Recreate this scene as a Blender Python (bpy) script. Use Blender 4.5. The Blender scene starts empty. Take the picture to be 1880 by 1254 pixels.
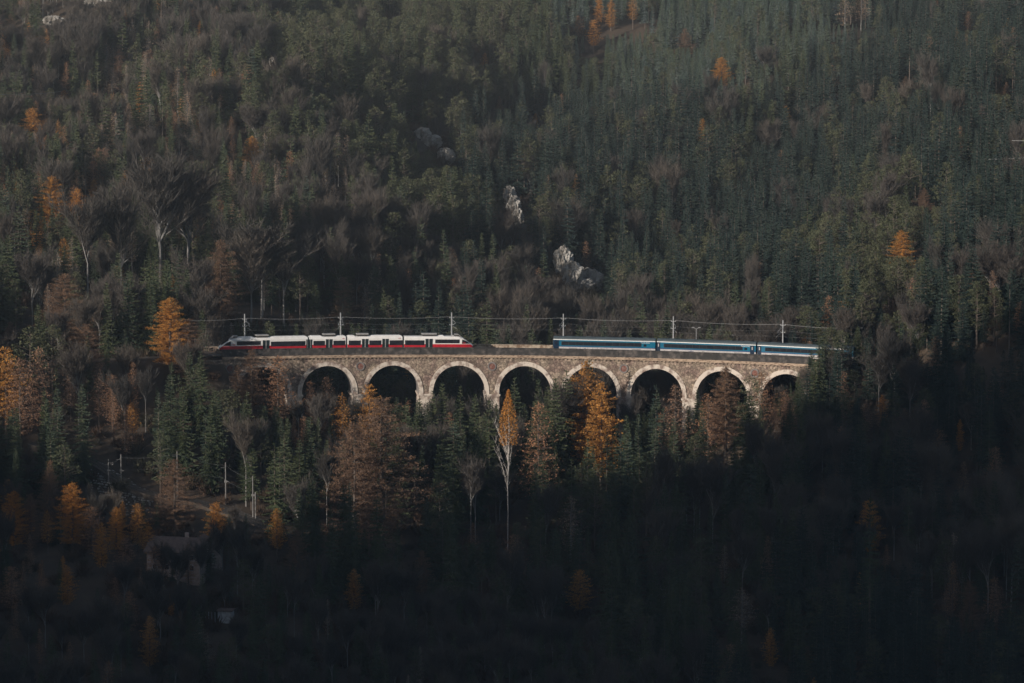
import bpy, math, random
import numpy as np
from mathutils import Vector, Matrix, noise as mnoise

RND = random.Random(7)
R_ = math.radians
scene = bpy.context.scene
COL = scene.collection

# ------------------------------------------------------------------ camera
CAM = Vector((0.0, -1000.0, 107.4))
PITCH = R_(6.0)
FPX = 7000.0
cam_d = bpy.data.cameras.new('camera')
cam_d.sensor_width = 36.0
cam_d.lens = FPX / 1880.0 * 36.0
cam_d.clip_start = 1.0
cam_d.clip_end = 6000.0
cam = bpy.data.objects.new('camera', cam_d)
cam.location = CAM
cam.rotation_euler = (math.pi / 2 - PITCH, 0, 0)
COL.objects.link(cam)
scene.camera = cam

# ------------------------------------------------------------------ world, sun, exposure
SUN_EL = R_(16.0)
SUN_DIR = Vector((0.75, 0.661, 0)).normalized()      # horizontal travel of the light
w = bpy.data.worlds.new('World')
scene.world = w
w.use_nodes = True
nt = w.node_tree
nt.nodes.clear()
sky = nt.nodes.new('ShaderNodeTexSky')
sky.sky_type = 'NISHITA'
sky.sun_disc = False
sky.sun_elevation = SUN_EL
sky.sun_rotation = math.atan2(-SUN_DIR.x, -SUN_DIR.y)
sky.air_density = 1.0
sky.dust_density = 1.5
bg = nt.nodes.new('ShaderNodeBackground')
bg.inputs['Strength'].default_value = 0.075
wo = nt.nodes.new('ShaderNodeOutputWorld')
nt.links.new(sky.outputs[0], bg.inputs[0])
nt.links.new(bg.outputs[0], wo.inputs[0])
sun_d = bpy.data.lights.new('sun', 'SUN')
sun_d.energy = 4.8
sun_d.angle = R_(0.5)
sun_d.color = (1.0, 0.91, 0.81)
sun = bpy.data.objects.new('sun', sun_d)
tr = Vector((SUN_DIR.x * math.cos(SUN_EL), SUN_DIR.y * math.cos(SUN_EL), -math.sin(SUN_EL)))
sun.rotation_euler = tr.to_track_quat('-Z', 'Y').to_euler()
sun.location = (0, 0, 400)
COL.objects.link(sun)
scene.view_settings.view_transform = 'Standard'
scene.view_settings.look = 'None'
scene.view_settings.gamma = 1.0
scene.view_settings.exposure = 0.28
scene.view_settings.use_curve_mapping = False
try:
    scene.cycles.use_denoising = True
    scene.cycles.denoiser = 'OPENIMAGEDENOISE'
    scene.cycles.use_adaptive_sampling = False
    scene.cycles.denoising_prefilter = 'ACCURATE'
    scene.cycles.max_bounces = 4
    scene.cycles.diffuse_bounces = 2
    scene.cycles.glossy_bounces = 2
    scene.cycles.volume_bounces = 0
    scene.cycles.transmission_bounces = 2
    scene.cycles.transparent_max_bounces = 4
except Exception:
    pass

# ------------------------------------------------------------------ picture <-> place (only used to survey where things stand)
CP, SP = math.cos(PITCH), math.sin(PITCH)

def project(x, y, z):
    dx, dy, dz = x - CAM.x, y - CAM.y, z - CAM.z
    f = dy * CP - dz * SP
    u = dy * SP + dz * CP
    return 940 + FPX * dx / f, 627 - FPX * u / f, f

def ray_at(px, py, y):
    """point of the view line through (px, py) at plan coordinate y"""
    f, r, u = FPX, px - 940.0, 627.0 - py
    dx, dy, dz = r, f * CP + u * SP, -f * SP + u * CP
    t = (y - CAM.y) / dy
    return CAM.x + dx * t, y, CAM.z + dz * t

# ------------------------------------------------------------------ railway alignment
RAD = 232.0
GRADE = -0.0112

def line_pt(s, o=0.0, h=0.0):
    """s metres along the curved line, o metres away from the camera side, h above rail"""
    t = s / RAD
    r = RAD + o
    return Vector((r * math.sin(t), -RAD + r * math.cos(t), h + GRADE * s))

def line_so(x, y):
    t = math.atan2(x, y + RAD)
    return t * RAD, math.hypot(x, y + RAD) - RAD

# ------------------------------------------------------------------ terrain
XS = np.array([-1200, -700, -300, -200, -130, -80, -50, -30, 30, 50, 80, 130, 200, 300, 600], float)
ROWS = [
    (-1250, [120] * 15),
    (-1000, [103] * 15),
    (-985, [101] * 15),
    (-900, [56] * 15),
    (-800, [4] * 15),
    (-650, [-62] * 15),
    (-500, [-92] * 15),
    (-400, [-104] * 15),
    (-300, [-98] * 15),
    (-200, [-60, -60, -60, -62, -65, -70, -73, -75, -75, -74, -72, -65, -50, -40, -30]),
    (-130, [-30, -30, -30, -33, -38, -45, -50, -56, -59, -58, -55, -46, -33, -20, 0]),
    (-70, [-4, -4, -10, -15, -24, -32, -38, -43, -46, -45, -41, -28, -12, 0, 15]),
    (-20, [15, 12, 8, 4, -4, -6, -19, -27, -30, -24, -7, 11, 22, 30, 45]),
    (20, [30, 25, 20, 12, 6, -1, -16, -26, -31, -24, -4, 14, 30, 44, 70]),
    (60, [42, 36, 30, 22, 15, 8, -4, -14, -26, -23, -4, 20, 38, 55, 90]),
    (120, [60, 54, 46, 36, 27, 18, 10, 2, -10, -6, 8, 29, 48, 70, 110]),
    (200, [85, 78, 66, 52, 42, 34, 27, 21, 10, 13, 24, 40, 60, 88, 130]),
    (300, [110, 100, 84, 70, 60, 54, 49, 45, 34, 36, 44, 56, 76, 104, 150]),
    (400, [135, 124, 106, 92, 82, 76, 72, 69, 58, 59, 64, 74, 96, 124, 170]),
    (500, [160, 150, 128, 114, 104, 99, 95, 93, 84, 83, 86, 94, 116, 146, 190]),
    (650, [210, 195, 170, 154, 142, 136, 132, 130, 122, 122, 124, 132, 152, 182, 230]),
    (850, [300, 280, 250, 232, 218, 210, 205, 203, 196, 196, 200, 206, 226, 252, 300]),
    (1150, [400, 380, 350, 340, 330, 325, 320, 320, 315, 315, 320, 325, 340, 360, 400]),
]
YS = np.array([r[0] for r in ROWS], float)
ZT = np.array([r[1] for r in ROWS], float)
RES = 5.0
GX0, GX1, GY0, GY1 = -1600, 600, -1750, 1150
NX = int((GX1 - GX0) / RES) + 1
NY = int((GY1 - GY0) / RES) + 1
gx = np.linspace(GX0, GX1, NX)
gy = np.linspace(GY0, GY1, NY)
tmp = np.array([np.interp(gx, XS, ZT[j]) for j in range(len(YS))])
H = np.array([np.interp(gy, YS, tmp[:, i]) for i in range(NX)]).T      # [NY, NX]

def blur(a, n):
    k = np.hanning(2 * n + 3)[1:-1]
    k /= k.sum()
    p = np.pad(a, ((n, n), (0, 0)), mode='edge')
    a = sum(k[i] * p[i:i + a.shape[0]] for i in range(2 * n + 1))
    p = np.pad(a, ((0, 0), (n, n)), mode='edge')
    return sum(k[i] * p[:, i:i + a.shape[1]] for i in range(2 * n + 1))

H = blur(H, 3)
XX, YY = np.meshgrid(gx, gy)
# spurs and gullies of the mountain behind
amp = np.clip((YY - 60) / 140, 0, 1) * 1.0
H -= amp * 13.0 * np.exp(-((XX - 78 - 0.10 * YY) / 30.0) ** 2) * np.clip((420 - YY) / 150, 0, 1)
H += amp * (5.0 * np.sin((XX + 0.35 * YY) / 34.0 + 1.3) + 3.5 * np.sin((XX - 0.5 * YY) / 19.0) + 2.0 * np.sin((XX * 0.8 + YY) / 13.0 + 2.0))
amp2 = np.clip((-20 - YY) / 60, 0, 1) * np.clip((YY + 400) / 100, 0, 1)
H += amp2 * (1.6 * np.sin((XX + 0.4 * YY) / 23.0) + 1.2 * np.sin((XX - YY) / 12.0))
# unseen ridge, added and shaped to keep the low sun off the lower slopes
UU = 0.661 * XX - 0.75 * YY
LL = -(0.75 * XX + 0.661 * YY)
VV = np.interp(UU, [-900, -450, -340, -260, -180, -100, -62, -45, 0, 20, 30, 40, 50, 60, 70, 84, 112, 200, 400, 900],
               [40, 28, 20, -10, -14, -14, -28, -44, -62, -72, -62, -46, -32, -20, -10, 4, 44, 112, 160, 215])
VV = VV + 5.0 * np.sin(UU / 7.0) * np.sin(UU / 17.0 + 1.0) + 3.0 * np.sin(UU / 4.1 + 2.0)
crest = VV + math.tan(SUN_EL) * LL
prof = np.exp(-((LL - 1100.0) / 130.0) ** 2)
mask = np.clip((-XX - 170) / 120.0, 0, 1)
mask = mask * mask * (3 - 2 * mask)
H = np.maximum(H, (H * (1 - prof) + crest * prof) * mask + H * (1 - mask))
# bed of the railway where it runs into the hillside at both ends
TT = np.arctan2(XX, YY + RAD)
SS = TT * RAD
OO = np.hypot(XX, YY + RAD) - RAD
bed = GRADE * SS - 1.1
end = ((SS < -76) & (SS > -130)) | ((SS > 79) & (SS < 120))
wgt = np.where(end, np.clip((12 - np.abs(OO)) / 6.0, 0, 1), 0)
H = H * (1 - wgt) + bed * wgt
under = (np.abs(SS) < 85) & (np.abs(OO) < 10)
H = np.where(under, np.minimum(H, GRADE * SS - 2.5), H)

def ground(x, y):
    fx = min(max((x - GX0) / RES, 0), NX - 1.001)
    fy = min(max((y - GY0) / RES, 0), NY - 1.001)
    i, j = int(fx), int(fy)
    a, b = fx - i, fy - j
    return float(H[j, i] * (1 - a) * (1 - b) + H[j, i + 1] * a * (1 - b) + H[j + 1, i] * (1 - a) * b + H[j + 1, i + 1] * a * b)

def find_top(px, py, h, y0=-235.0, y1=800.0):
    """where a thing h metres tall must stand so that its top lies on this view line"""
    y = y0
    while y < y1:
        x, _, z = ray_at(px, py, y)
        if ground(x, y) + h >= z:
            s, o = line_so(x, y)
            return x, y, ground(x, y)
        y += 1.0
    x, y, z = ray_at(px, py, y1)
    return x, y1, ground(x, y1)

# ------------------------------------------------------------------ materials
def mat(name, col, rough=0.8, noise=None, col2=None, scale=1.0, detail=4.0, bump=0.0, metallic=0.0, objrand=None,
        voronoi=None, translucent=0.0, frost=None, spec=0.3, lo=0.35, hi=0.65, zs=1.0):
    m = bpy.data.materials.new(name)
    m.use_nodes = True
    n = m.node_tree
    p = n.nodes['Principled BSDF']
    p.inputs['Roughness'].default_value = rough
    p.inputs['Metallic'].default_value = metallic
    p.inputs['Specular IOR Level'].default_value = spec
    out = n.nodes['Material Output']
    L = n.links.new
    tc = n.nodes.new('ShaderNodeTexCoord')
    mp = n.nodes.new('ShaderNodeMapping')
    mp.inputs['Scale'].default_value = (1, 1, zs)
    L(tc.outputs['Object'], mp.inputs[0])
    cur = None
    base = n.nodes.new('ShaderNodeRGB')
    base.outputs[0].default_value = (*col, 1)
    cur = base.outputs[0]
    tex = None
    if objrand:
        oi = n.nodes.new('ShaderNodeObjectInfo')
        cr = n.nodes.new('ShaderNodeValToRGB')
        el = cr.color_ramp.elements
        while len(el) < len(objrand):
            el.new(0.5)
        for i, c in enumerate(objrand):
            el[i].position = i / (len(objrand) - 1)
            el[i].color = (*c, 1)
        L(oi.outputs['Random'], cr.inputs[0])
        cur = cr.outputs[0]
    if col2:
        tx = n.nodes.new('ShaderNodeTexNoise')
        tx.inputs['Scale'].default_value = scale
        tx.inputs['Detail'].default_value = detail
        tx.inputs['Roughness'].default_value = 0.65
        L(mp.outputs[0], tx.inputs['Vector'])
        rp = n.nodes.new('ShaderNodeMapRange')
        rp.inputs[1].default_value = lo
        rp.inputs[2].default_value = hi
        L(tx.outputs[0], rp.inputs[0])
        mx = n.nodes.new('ShaderNodeMix')
        mx.data_type = 'RGBA'
        L(rp.outputs[0], mx.inputs[0])
        L(cur, mx.inputs[6])
        mx.inputs[7].default_value = (*col2, 1)
        cur = mx.outputs[2]
        tex = tx.outputs[0]
    if voronoi:
        vo = n.nodes.new('ShaderNodeTexVoronoi')
        vo.inputs['Scale'].default_value = voronoi[0]
        L(mp.outputs[0], vo.inputs['Vector'])
        vr = n.nodes.new('ShaderNodeSeparateColor')
        L(vo.outputs['Color'], vr.inputs[0])
        rp = n.nodes.new('ShaderNodeMapRange')
        rp.inputs[3].default_value = voronoi[1]
        rp.inputs[4].default_value = voronoi[2]
        L(vr.outputs[0], rp.inputs[0])
        mu = n.nodes.new('ShaderNodeMix')
        mu.data_type = 'RGBA'
        mu.blend_type = 'MULTIPLY'
        mu.inputs[0].default_value = 1.0
        L(cur, mu.inputs[6])
        L(rp.outputs[0], mu.inputs[7])
        cur = mu.outputs[2]
        vd = n.nodes.new('ShaderNodeTexVoronoi')
        vd.feature = 'DISTANCE_TO_EDGE'
        vd.inputs['Scale'].default_value = voronoi[0]
        L(mp.outputs[0], vd.inputs['Vector'])
        rd = n.nodes.new('ShaderNodeMapRange')
        rd.inputs[2].default_value = 0.12
        rd.inputs[3].default_value = 0.45
        L(vd.outputs['Distance'], rd.inputs[0])
        m3 = n.nodes.new('ShaderNodeMix')
        m3.data_type = 'RGBA'
        m3.blend_type = 'MULTIPLY'
        m3.inputs[0].default_value = 1.0
        L(cur, m3.inputs[6])
        L(rd.outputs[0], m3.inputs[7])
        cur = m3.outputs[2]
        tex = rd.outputs[0]
    if frost:
        ge = n.nodes.new('ShaderNodeNewGeometry')
        sx = n.nodes.new('ShaderNodeSeparateXYZ')
        L(ge.outputs['Normal'], sx.inputs[0])
        tx = n.nodes.new('ShaderNodeTexNoise')
        tx.inputs['Scale'].default_value = 0.9
        L(mp.outputs[0], tx.inputs['Vector'])
        ad = n.nodes.new('ShaderNodeMath')
        ad.operation = 'ADD'
        L(sx.outputs[2], ad.inputs[0])
        L(tx.outputs[0], ad.inputs[1])
        rp = n.nodes.new('ShaderNodeMapRange')
        rp.inputs[1].default_value = 0.85
        rp.inputs[2].default_value = 1.5
        rp.inputs[4].default_value = frost
        L(ad.outputs[0], rp.inputs[0])
        mx = n.nodes.new('ShaderNodeMix')
        mx.data_type = 'RGBA'
        L(rp.outputs[0], mx.inputs[0])
        L(cur, mx.inputs[6])
        mx.inputs[7].default_value = (0.5, 0.56, 0.6, 1)
        cur = mx.outputs[2]
    L(cur, p.inputs['Base Color'])
    if bump and tex is not None:
        bp = n.nodes.new('ShaderNodeBump')
        bp.inputs['Strength'].default_value = 0.8
        bp.inputs['Distance'].default_value = bump
        L(tex, bp.inputs['Height'])
        L(bp.outputs[0], p.inputs['Normal'])
    if translucent:
        td = n.nodes.new('ShaderNodeBsdfTranslucent')
        L(cur, td.inputs[0])
        ms = n.nodes.new('ShaderNodeMixShader')
        ms.inputs[0].default_value = translucent
        L(p.outputs[0], ms.inputs[1])
        L(td.outputs[0], ms.inputs[2])
        L(ms.outputs[0], out.inputs[0])
    return m

M = {}
M['ground'] = mat('ground_litter', (0.045, 0.032, 0.024), 0.95, col2=(0.085, 0.062, 0.042), scale=0.15, detail=8, bump=0.2)
M['spruce'] = mat('spruce_needles', (0.03, 0.05, 0.03), 0.75, spec=0.2, col2=(0.085, 0.09, 0.038), scale=0.35, lo=0.4, hi=0.75,
                  objrand=[(0.030, 0.050, 0.034), (0.045, 0.064, 0.034), (0.060, 0.076, 0.038), (0.034, 0.056, 0.046)])
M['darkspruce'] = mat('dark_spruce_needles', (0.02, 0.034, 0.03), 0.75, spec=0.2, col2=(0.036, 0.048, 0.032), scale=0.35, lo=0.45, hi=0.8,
                      objrand=[(0.016, 0.030, 0.027), (0.026, 0.042, 0.032), (0.020, 0.036, 0.034)])  # darker copy of the spruce needles, flank shade put into the colour
M['frost'] = mat('frosted_spruce_needles', (0.03, 0.05, 0.03), 0.75, spec=0.2, frost=0.28,
                 objrand=[(0.034, 0.060, 0.044), (0.060, 0.082, 0.040), (0.040, 0.070, 0.062)])
M['pine'] = mat('pine_needles', (0.05, 0.065, 0.03), 0.75, spec=0.2, col2=(0.080, 0.085, 0.045), scale=0.3,
                objrand=[(0.055, 0.066, 0.038), (0.078, 0.086, 0.044), (0.095, 0.095, 0.054)])
M['larch_orange'] = mat('orange_larch_needles', (0.4, 0.16, 0.03), 0.7, spec=0.2, translucent=0.35, col2=(0.36, 0.19, 0.06), scale=0.7,
                        objrand=[(0.62, 0.25, 0.045), (0.70, 0.33, 0.07), (0.56, 0.27, 0.08)])
M['larch_brown'] = mat('brown_larch_needles', (0.2, 0.12, 0.07), 0.8, spec=0.2, translucent=0.3, col2=(0.30, 0.175, 0.115), scale=0.4,
                       objrand=[(0.34, 0.19, 0.105), (0.42, 0.22, 0.11), (0.33, 0.215, 0.145)])
M['larch_dusky'] = mat('dusky_larch_needles', (0.2, 0.12, 0.07), 0.85, spec=0.2, translucent=0.2, col2=(0.16, 0.105, 0.075), scale=0.5,
                         objrand=[(0.22, 0.135, 0.085), (0.26, 0.15, 0.085)])
M['larch_pale'] = mat('pale_larch_needles', (0.2, 0.14, 0.1), 0.8, spec=0.2, translucent=0.25, col2=(0.17, 0.13, 0.095), scale=0.4,
                      objrand=[(0.42, 0.32, 0.24), (0.48, 0.32, 0.21)])
M['twig'] = mat('bare_twigs', (0.1, 0.08, 0.07), 0.85, spec=0.2,
                objrand=[(0.062, 0.056, 0.050), (0.095, 0.083, 0.072), (0.080, 0.068, 0.060), (0.115, 0.096, 0.078)])
M['bark'] = mat('bark', (0.09, 0.072, 0.06), 0.9, col2=(0.15, 0.12, 0.10), scale=1.2, zs=0.3, spec=0.2)
M['bark_pale'] = mat('pale_bark', (0.26, 0.25, 0.24), 0.9, col2=(0.16, 0.15, 0.14), scale=1.0, zs=0.3, spec=0.2)
M['birch'] = mat('birch_bark', (0.62, 0.57, 0.52), 0.7, col2=(0.22, 0.19, 0.17), scale=2.5, lo=0.5, hi=0.7, zs=2.0)
M['rock'] = mat('limestone', (0.20, 0.18, 0.155), 0.9, col2=(0.42, 0.40, 0.37), scale=0.5, detail=12, bump=0.9, lo=0.42, hi=0.58, zs=0.4)
M['rubble'] = mat('rubble_masonry', (0.31, 0.245, 0.185), 0.9, col2=(0.20, 0.14, 0.115), scale=0.35, detail=7,
                  voronoi=(1.35, 0.62, 1.5), bump=0.08, lo=0.42, hi=0.62)
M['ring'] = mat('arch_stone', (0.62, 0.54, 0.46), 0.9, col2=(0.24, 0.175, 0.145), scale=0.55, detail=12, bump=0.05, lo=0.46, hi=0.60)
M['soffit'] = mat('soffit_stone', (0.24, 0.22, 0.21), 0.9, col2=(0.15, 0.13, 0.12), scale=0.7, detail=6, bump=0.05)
M['coping'] = mat('cornice_stone', (0.44, 0.33, 0.24), 0.9, col2=(0.16, 0.105, 0.075), scale=1.1, detail=9, bump=0.05, lo=0.46, hi=0.62, zs=3.0)
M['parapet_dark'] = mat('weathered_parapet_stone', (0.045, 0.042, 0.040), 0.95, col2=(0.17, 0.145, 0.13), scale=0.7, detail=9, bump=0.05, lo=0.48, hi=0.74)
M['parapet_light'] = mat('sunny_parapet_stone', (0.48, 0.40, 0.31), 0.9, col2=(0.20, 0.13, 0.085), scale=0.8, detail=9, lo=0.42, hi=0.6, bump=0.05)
M['red_stone'] = mat('red_medallion_stone', (0.17, 0.055, 0.042), 0.9, col2=(0.24, 0.15, 0.12), scale=2.6, detail=8, lo=0.42, hi=0.6)
M['ballast'] = mat('ballast', (0.12, 0.11, 0.10), 0.95, col2=(0.2, 0.18, 0.16), scale=5, bump=0.05)
M['bank'] = mat('overgrown_ballast', (0.07, 0.052, 0.04), 0.95, col2=(0.13, 0.11, 0.09), scale=1.5, detail=8)
M['steel'] = mat('galvanised_steel', (0.42, 0.43, 0.44), 0.55, metallic=0.3, col2=(0.33, 0.33, 0.33), scale=3)
M['concrete'] = mat('mast_concrete', (0.24, 0.23, 0.22), 0.8, col2=(0.16, 0.155, 0.15), scale=2)
M['wire'] = mat('wire', (0.32, 0.32, 0.32), 0.5, col2=(0.25, 0.25, 0.25), scale=1)
M['rail'] = mat('rail_steel', (0.3, 0.24, 0.2), 0.4, metallic=0.6, col2=(0.2, 0.13, 0.09), scale=2)
M['white'] = mat('white_paint', (0.78, 0.76, 0.73), 0.35, col2=(0.62, 0.59, 0.55), scale=0.9, detail=6, lo=0.45, hi=0.85, spec=0.4)
M['red'] = mat('red_paint', (0.50, 0.018, 0.03), 0.35, col2=(0.38, 0.012, 0.022), scale=0.8, spec=0.4)
M['glass'] = mat('dark_glass', (0.012, 0.014, 0.02), 0.12, col2=(0.03, 0.03, 0.035), scale=0.7, spec=0.5)
M['dark'] = mat('dark_underframe', (0.02, 0.021, 0.022), 0.8, col2=(0.05, 0.045, 0.04), scale=2)
M['door_green'] = mat('dark_door', (0.012, 0.022, 0.024), 0.4, col2=(0.02, 0.028, 0.03), scale=2)
M['roofgrey'] = mat('roof_unit_grey', (0.40, 0.39, 0.38), 0.6, col2=(0.25, 0.24, 0.23), scale=2)
M['blue'] = mat('blue_paint', (0.006, 0.135, 0.225), 0.35, col2=(0.005, 0.10, 0.18), scale=0.5, spec=0.4)
M['navy'] = mat('navy_paint', (0.012, 0.05, 0.16), 0.35, col2=(0.01, 0.04, 0.12), scale=0.5, spec=0.4)
M['navydoor'] = mat('navy_door', (0.006, 0.022, 0.05), 0.4, col2=(0.005, 0.018, 0.04), scale=0.5)
M['coachroof'] = mat('coach_roof', (0.075, 0.10, 0.11), 0.6, col2=(0.055, 0.07, 0.078), scale=0.6, detail=6)
M['skirt'] = mat('pale_skirt', (0.50, 0.47, 0.46), 0.5, col2=(0.40, 0.37, 0.36), scale=0.8)
M['wall'] = mat('plaster', (0.48, 0.38, 0.34), 0.9, col2=(0.28, 0.21, 0.19), scale=0.8, lo=0.4, hi=0.7)
M['tiles'] = mat('roof_tiles', (0.17, 0.12, 0.10), 0.85, col2=(0.10, 0.07, 0.06), scale=1.5)
M['shed'] = mat('white_boards', (0.55, 0.55, 0.56), 0.8, col2=(0.35, 0.35, 0.36), scale=1.5)
M['leafbush'] = mat('bush_leaves', (0.06, 0.045, 0.03), 0.85, spec=0.2, objrand=[(0.07, 0.048, 0.035), (0.10, 0.06, 0.04), (0.05, 0.05, 0.03)])

# ------------------------------------------------------------------ mesh helpers
class MB:
    def __init__(s):
        s.v = []; s.f = []; s.m = []
    def quad(s, a, b, c, d, m=0):
        i = len(s.v); s.v += [a, b, c, d]; s.f.append((i, i + 1, i + 2, i + 3)); s.m.append(m)
    def tri(s, a, b, c, m=0):
        i = len(s.v); s.v += [a, b, c]; s.f.append((i, i + 1, i + 2)); s.m.append(m)
    def box(s, x0, x1, y0, y1, z0, z1, m=0, fn=None):
        i = len(s.v)
        P = [(x0, y0, z0), (x1, y0, z0), (x1, y1, z0), (x0, y1, z0), (x0, y0, z1), (x1, y0, z1), (x1, y1, z1), (x0, y1, z1)]
        s.v += [tuple(fn(*p)) for p in P] if fn else P
        for q in ((0, 3, 2, 1), (4, 5, 6, 7), (0, 1, 5, 4), (1, 2, 6, 5), (2, 3, 7, 6), (3, 0, 4, 7)):
            s.f.append(tuple(i + k for k in q)); s.m.append(m)
    def bar(s, a, b, r0, r1=None, n=4, m=0, cap=True):
        a = Vector(a); b = Vector(b)
        if r1 is None: r1 = r0
        d = (b - a)
        if d.length < 1e-6: return
        d.normalize()
        up = Vector((0, 0, 1)) if abs(d.z) < 0.9 else Vector((1, 0, 0))
        e1 = d.cross(up).normalized(); e2 = d.cross(e1)
        i = len(s.v)
        for p, r in ((a, r0), (b, r1)):
            for k in range(n):
                t = 2 * math.pi * (k + 0.5) / n
                s.v.append(tuple(p + e1 * (r * math.cos(t)) + e2 * (r * math.sin(t))))
        for k in range(n):
            k2 = (k + 1) % n
            s.f.append((i + k, i + k2, i + n + k2, i + n + k)); s.m.append(m)
        if cap:
            s.f.append(tuple(i + k for k in reversed(range(n)))); s.m.append(m)
            s.f.append(tuple(i + n + k for k in range(n))); s.m.append(m)
    def path(s, pts, r, n=4, m=0):
        for a, b in zip(pts[:-1], pts[1:]):
            s.bar(a, b, r, n=n, m=m)
    def loft(s, rings, m=0, caps=True, ms=None):
        """rings: equal-length point lists; ms: material per column"""
        i = len(s.v); n = len(rings[0])
        for r in rings: s.v += [tuple(p) for p in r]
        for a in range(len(rings) - 1):
            for k in range(n):
                k2 = (k + 1) % n
                s.f.append((i + a * n + k, i + a * n + k2, i + (a + 1) * n + k2, i + (a + 1) * n + k))
                s.m.append(ms[k] if ms else m)
        if caps:
            s.f.append(tuple(i + k for k in reversed(range(n)))); s.m.append(m)
            s.f.append(tuple(i + (len(rings) - 1) * n + k for k in range(n))); s.m.append(m)
    def mesh(s, name, mats):
        me = bpy.data.meshes.new(name)
        me.from_pydata([tuple(p) for p in s.v], [], s.f)
        for m in (mats if isinstance(mats, (list, tuple)) else [mats]):
            me.materials.append(M[m] if isinstance(m, str) else m)
        if any(s.m): me.polygons.foreach_set('material_index', s.m)
        me.update()
        return me

def link(name, me, parent=None, loc=None, rotz=None):
    o = bpy.data.objects.new(name, me)
    COL.objects.link(o)
    if parent is not None: o.parent = parent
    if loc is not None: o.location = loc
    if rotz is not None: o.rotation_euler = (0, 0, rotz)
    return o

def thing(name, label, cat, loc=(0, 0, 0), rotz=0.0, group=None):
    o = bpy.data.objects.new(name, None)
    o.empty_display_size = 0.5
    COL.objects.link(o)
    o.location = loc
    o.rotation_euler = (0, 0, rotz)
    o['label'] = label; o['category'] = cat
    if group: o['group'] = group
    return o

def tag(o, label=None, cat=None, kind=None, group=None):
    if label: o['label'] = label
    if cat: o['category'] = cat
    if kind: o['kind'] = kind
    if group: o['group'] = group
    return o

# ------------------------------------------------------------------ ground sheet
vv = np.stack([XX, YY, H], -1).reshape(-1, 3)
idx = np.arange(NX * NY).reshape(NY, NX)
ff = np.stack([idx[:-1, :-1], idx[:-1, 1:], idx[1:, 1:], idx[1:, :-1]], -1).reshape(-1, 4)
me = bpy.data.meshes.new('ground')
me.vertices.add(len(vv)); me.vertices.foreach_set('co', vv.ravel())
me.loops.add(ff.size); me.loops.foreach_set('vertex_index', ff.ravel())
me.polygons.add(len(ff)); me.polygons.foreach_set('loop_start', np.arange(len(ff)) * 4)
me.polygons.foreach_set('use_smooth', [True] * len(ff))
me.update(calc_edges=True)
me.materials.append(M['ground'])
tag(link('ground', me), 'steep wooded valley slopes under brown leaf litter', kind='structure')

# ------------------------------------------------------------------ viaduct
PITCHM = 17.67
PIERS = [-40.7 + PITCHM * k for k in range(-2, 8)]       # pier centres along the line
R_IN, Z_C, HW = 6.95, -10.6, 4.4
Z_SP = -11.2
ZTOP = -1.64
via = thing('stone_viaduct', 'curved rubble stone railway viaduct with pale round arches carrying both trains', 'viaduct')

def arch_curve(sc, r, n=22, zs=Z_SP):
    pts = [(sc - r, zs)]
    for i in range(n + 1):
        t = math.pi - math.pi * i / n
        pts.append((sc + r * math.cos(t), Z_C + r * math.sin(t)))
    pts.append((sc + r, zs))
    return pts

wall = MB()
for k in range(len(PIERS) - 1):
    s0, s1 = PIERS[k], PIERS[k + 1]
    sc = (s0 + s1) / 2
    cur = [(s0, Z_SP)] + arch_curve(sc, R_IN) + [(s1, Z_SP)]
    for o, flip in ((-HW, False), (HW, True)):
        for a, b in zip(cur[:-1], cur[1:]):
            if b[0] - a[0] < 1e-6: continue
            nz = 4
            for q in range(nz):
                za0 = a[1] + (ZTOP - a[1]) * q / nz; za1 = a[1] + (ZTOP - a[1]) * (q + 1) / nz
                zb0 = b[1] + (ZTOP - b[1]) * q / nz; zb1 = b[1] + (ZTOP - b[1]) * (q + 1) / nz
                P = [line_pt(a[0], o, za0), line_pt(b[0], o, zb0), line_pt(b[0], o, zb1), line_pt(a[0], o, za1)]
                if flip: P.reverse()
                wall.quad(*P)
for s_end, sg in ((PIERS[0], -1), (PIERS[-1], 1)):        # solid abutments running into the hill
    wall.box(*sorted((s_end, s_end + sg * 14)), -HW, HW, -16, ZTOP, fn=lambda s, o, z: line_pt(s, o, z))
link('spandrel_wall', wall.mesh('spandrel_wall', 'rubble'), via)
for k in range(len(PIERS) - 1):
    sc = (PIERS[k] + PIERS[k + 1]) / 2
    # barrel under the arch
    b = MB()
    cur = arch_curve(sc, R_IN)
    for a, c in zip(cur[:-1], cur[1:]):
        b.quad(line_pt(a[0], -HW, a[1]), line_pt(a[0], HW, a[1]), line_pt(c[0], HW, c[1]), line_pt(c[0], -HW, c[1]))
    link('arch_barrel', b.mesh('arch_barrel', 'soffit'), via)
    for sgn in (-1, 1):
        b = MB()
        inn = arch_curve(sc, R_IN - 0.02)
        out = arch_curve(sc, R_IN + 1.15)
        for i in range(len(inn) - 1):
            (a0, a1), (b0, b1) = (inn[i], inn[i + 1]), (out[i], out[i + 1])
            i0 = len(b.v)
            for (s_, z_) in (a0, a1, b1, b0):
                b.v.append(tuple(line_pt(s_, sgn * (HW - 0.10), z_)))
            for (s_, z_) in (a0, a1, b1, b0):
                b.v.append(tuple(line_pt(s_, sgn * (HW + 0.18), z_)))
            for q in ((0, 1, 2, 3), (4, 5, 6, 7), (0, 1, 5, 4), (1, 2, 6, 5), (2, 3, 7, 6), (3, 0, 4, 7)):
                b.f.append(tuple(i0 + t for t in q)); b.m.append(0)
        o = link('arch_ring', b.mesh('arch_ring', 'ring'), via)
        if sgn < 0 and k == 3: o['label'] = 'palest, freshly limed arch ring'
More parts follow.
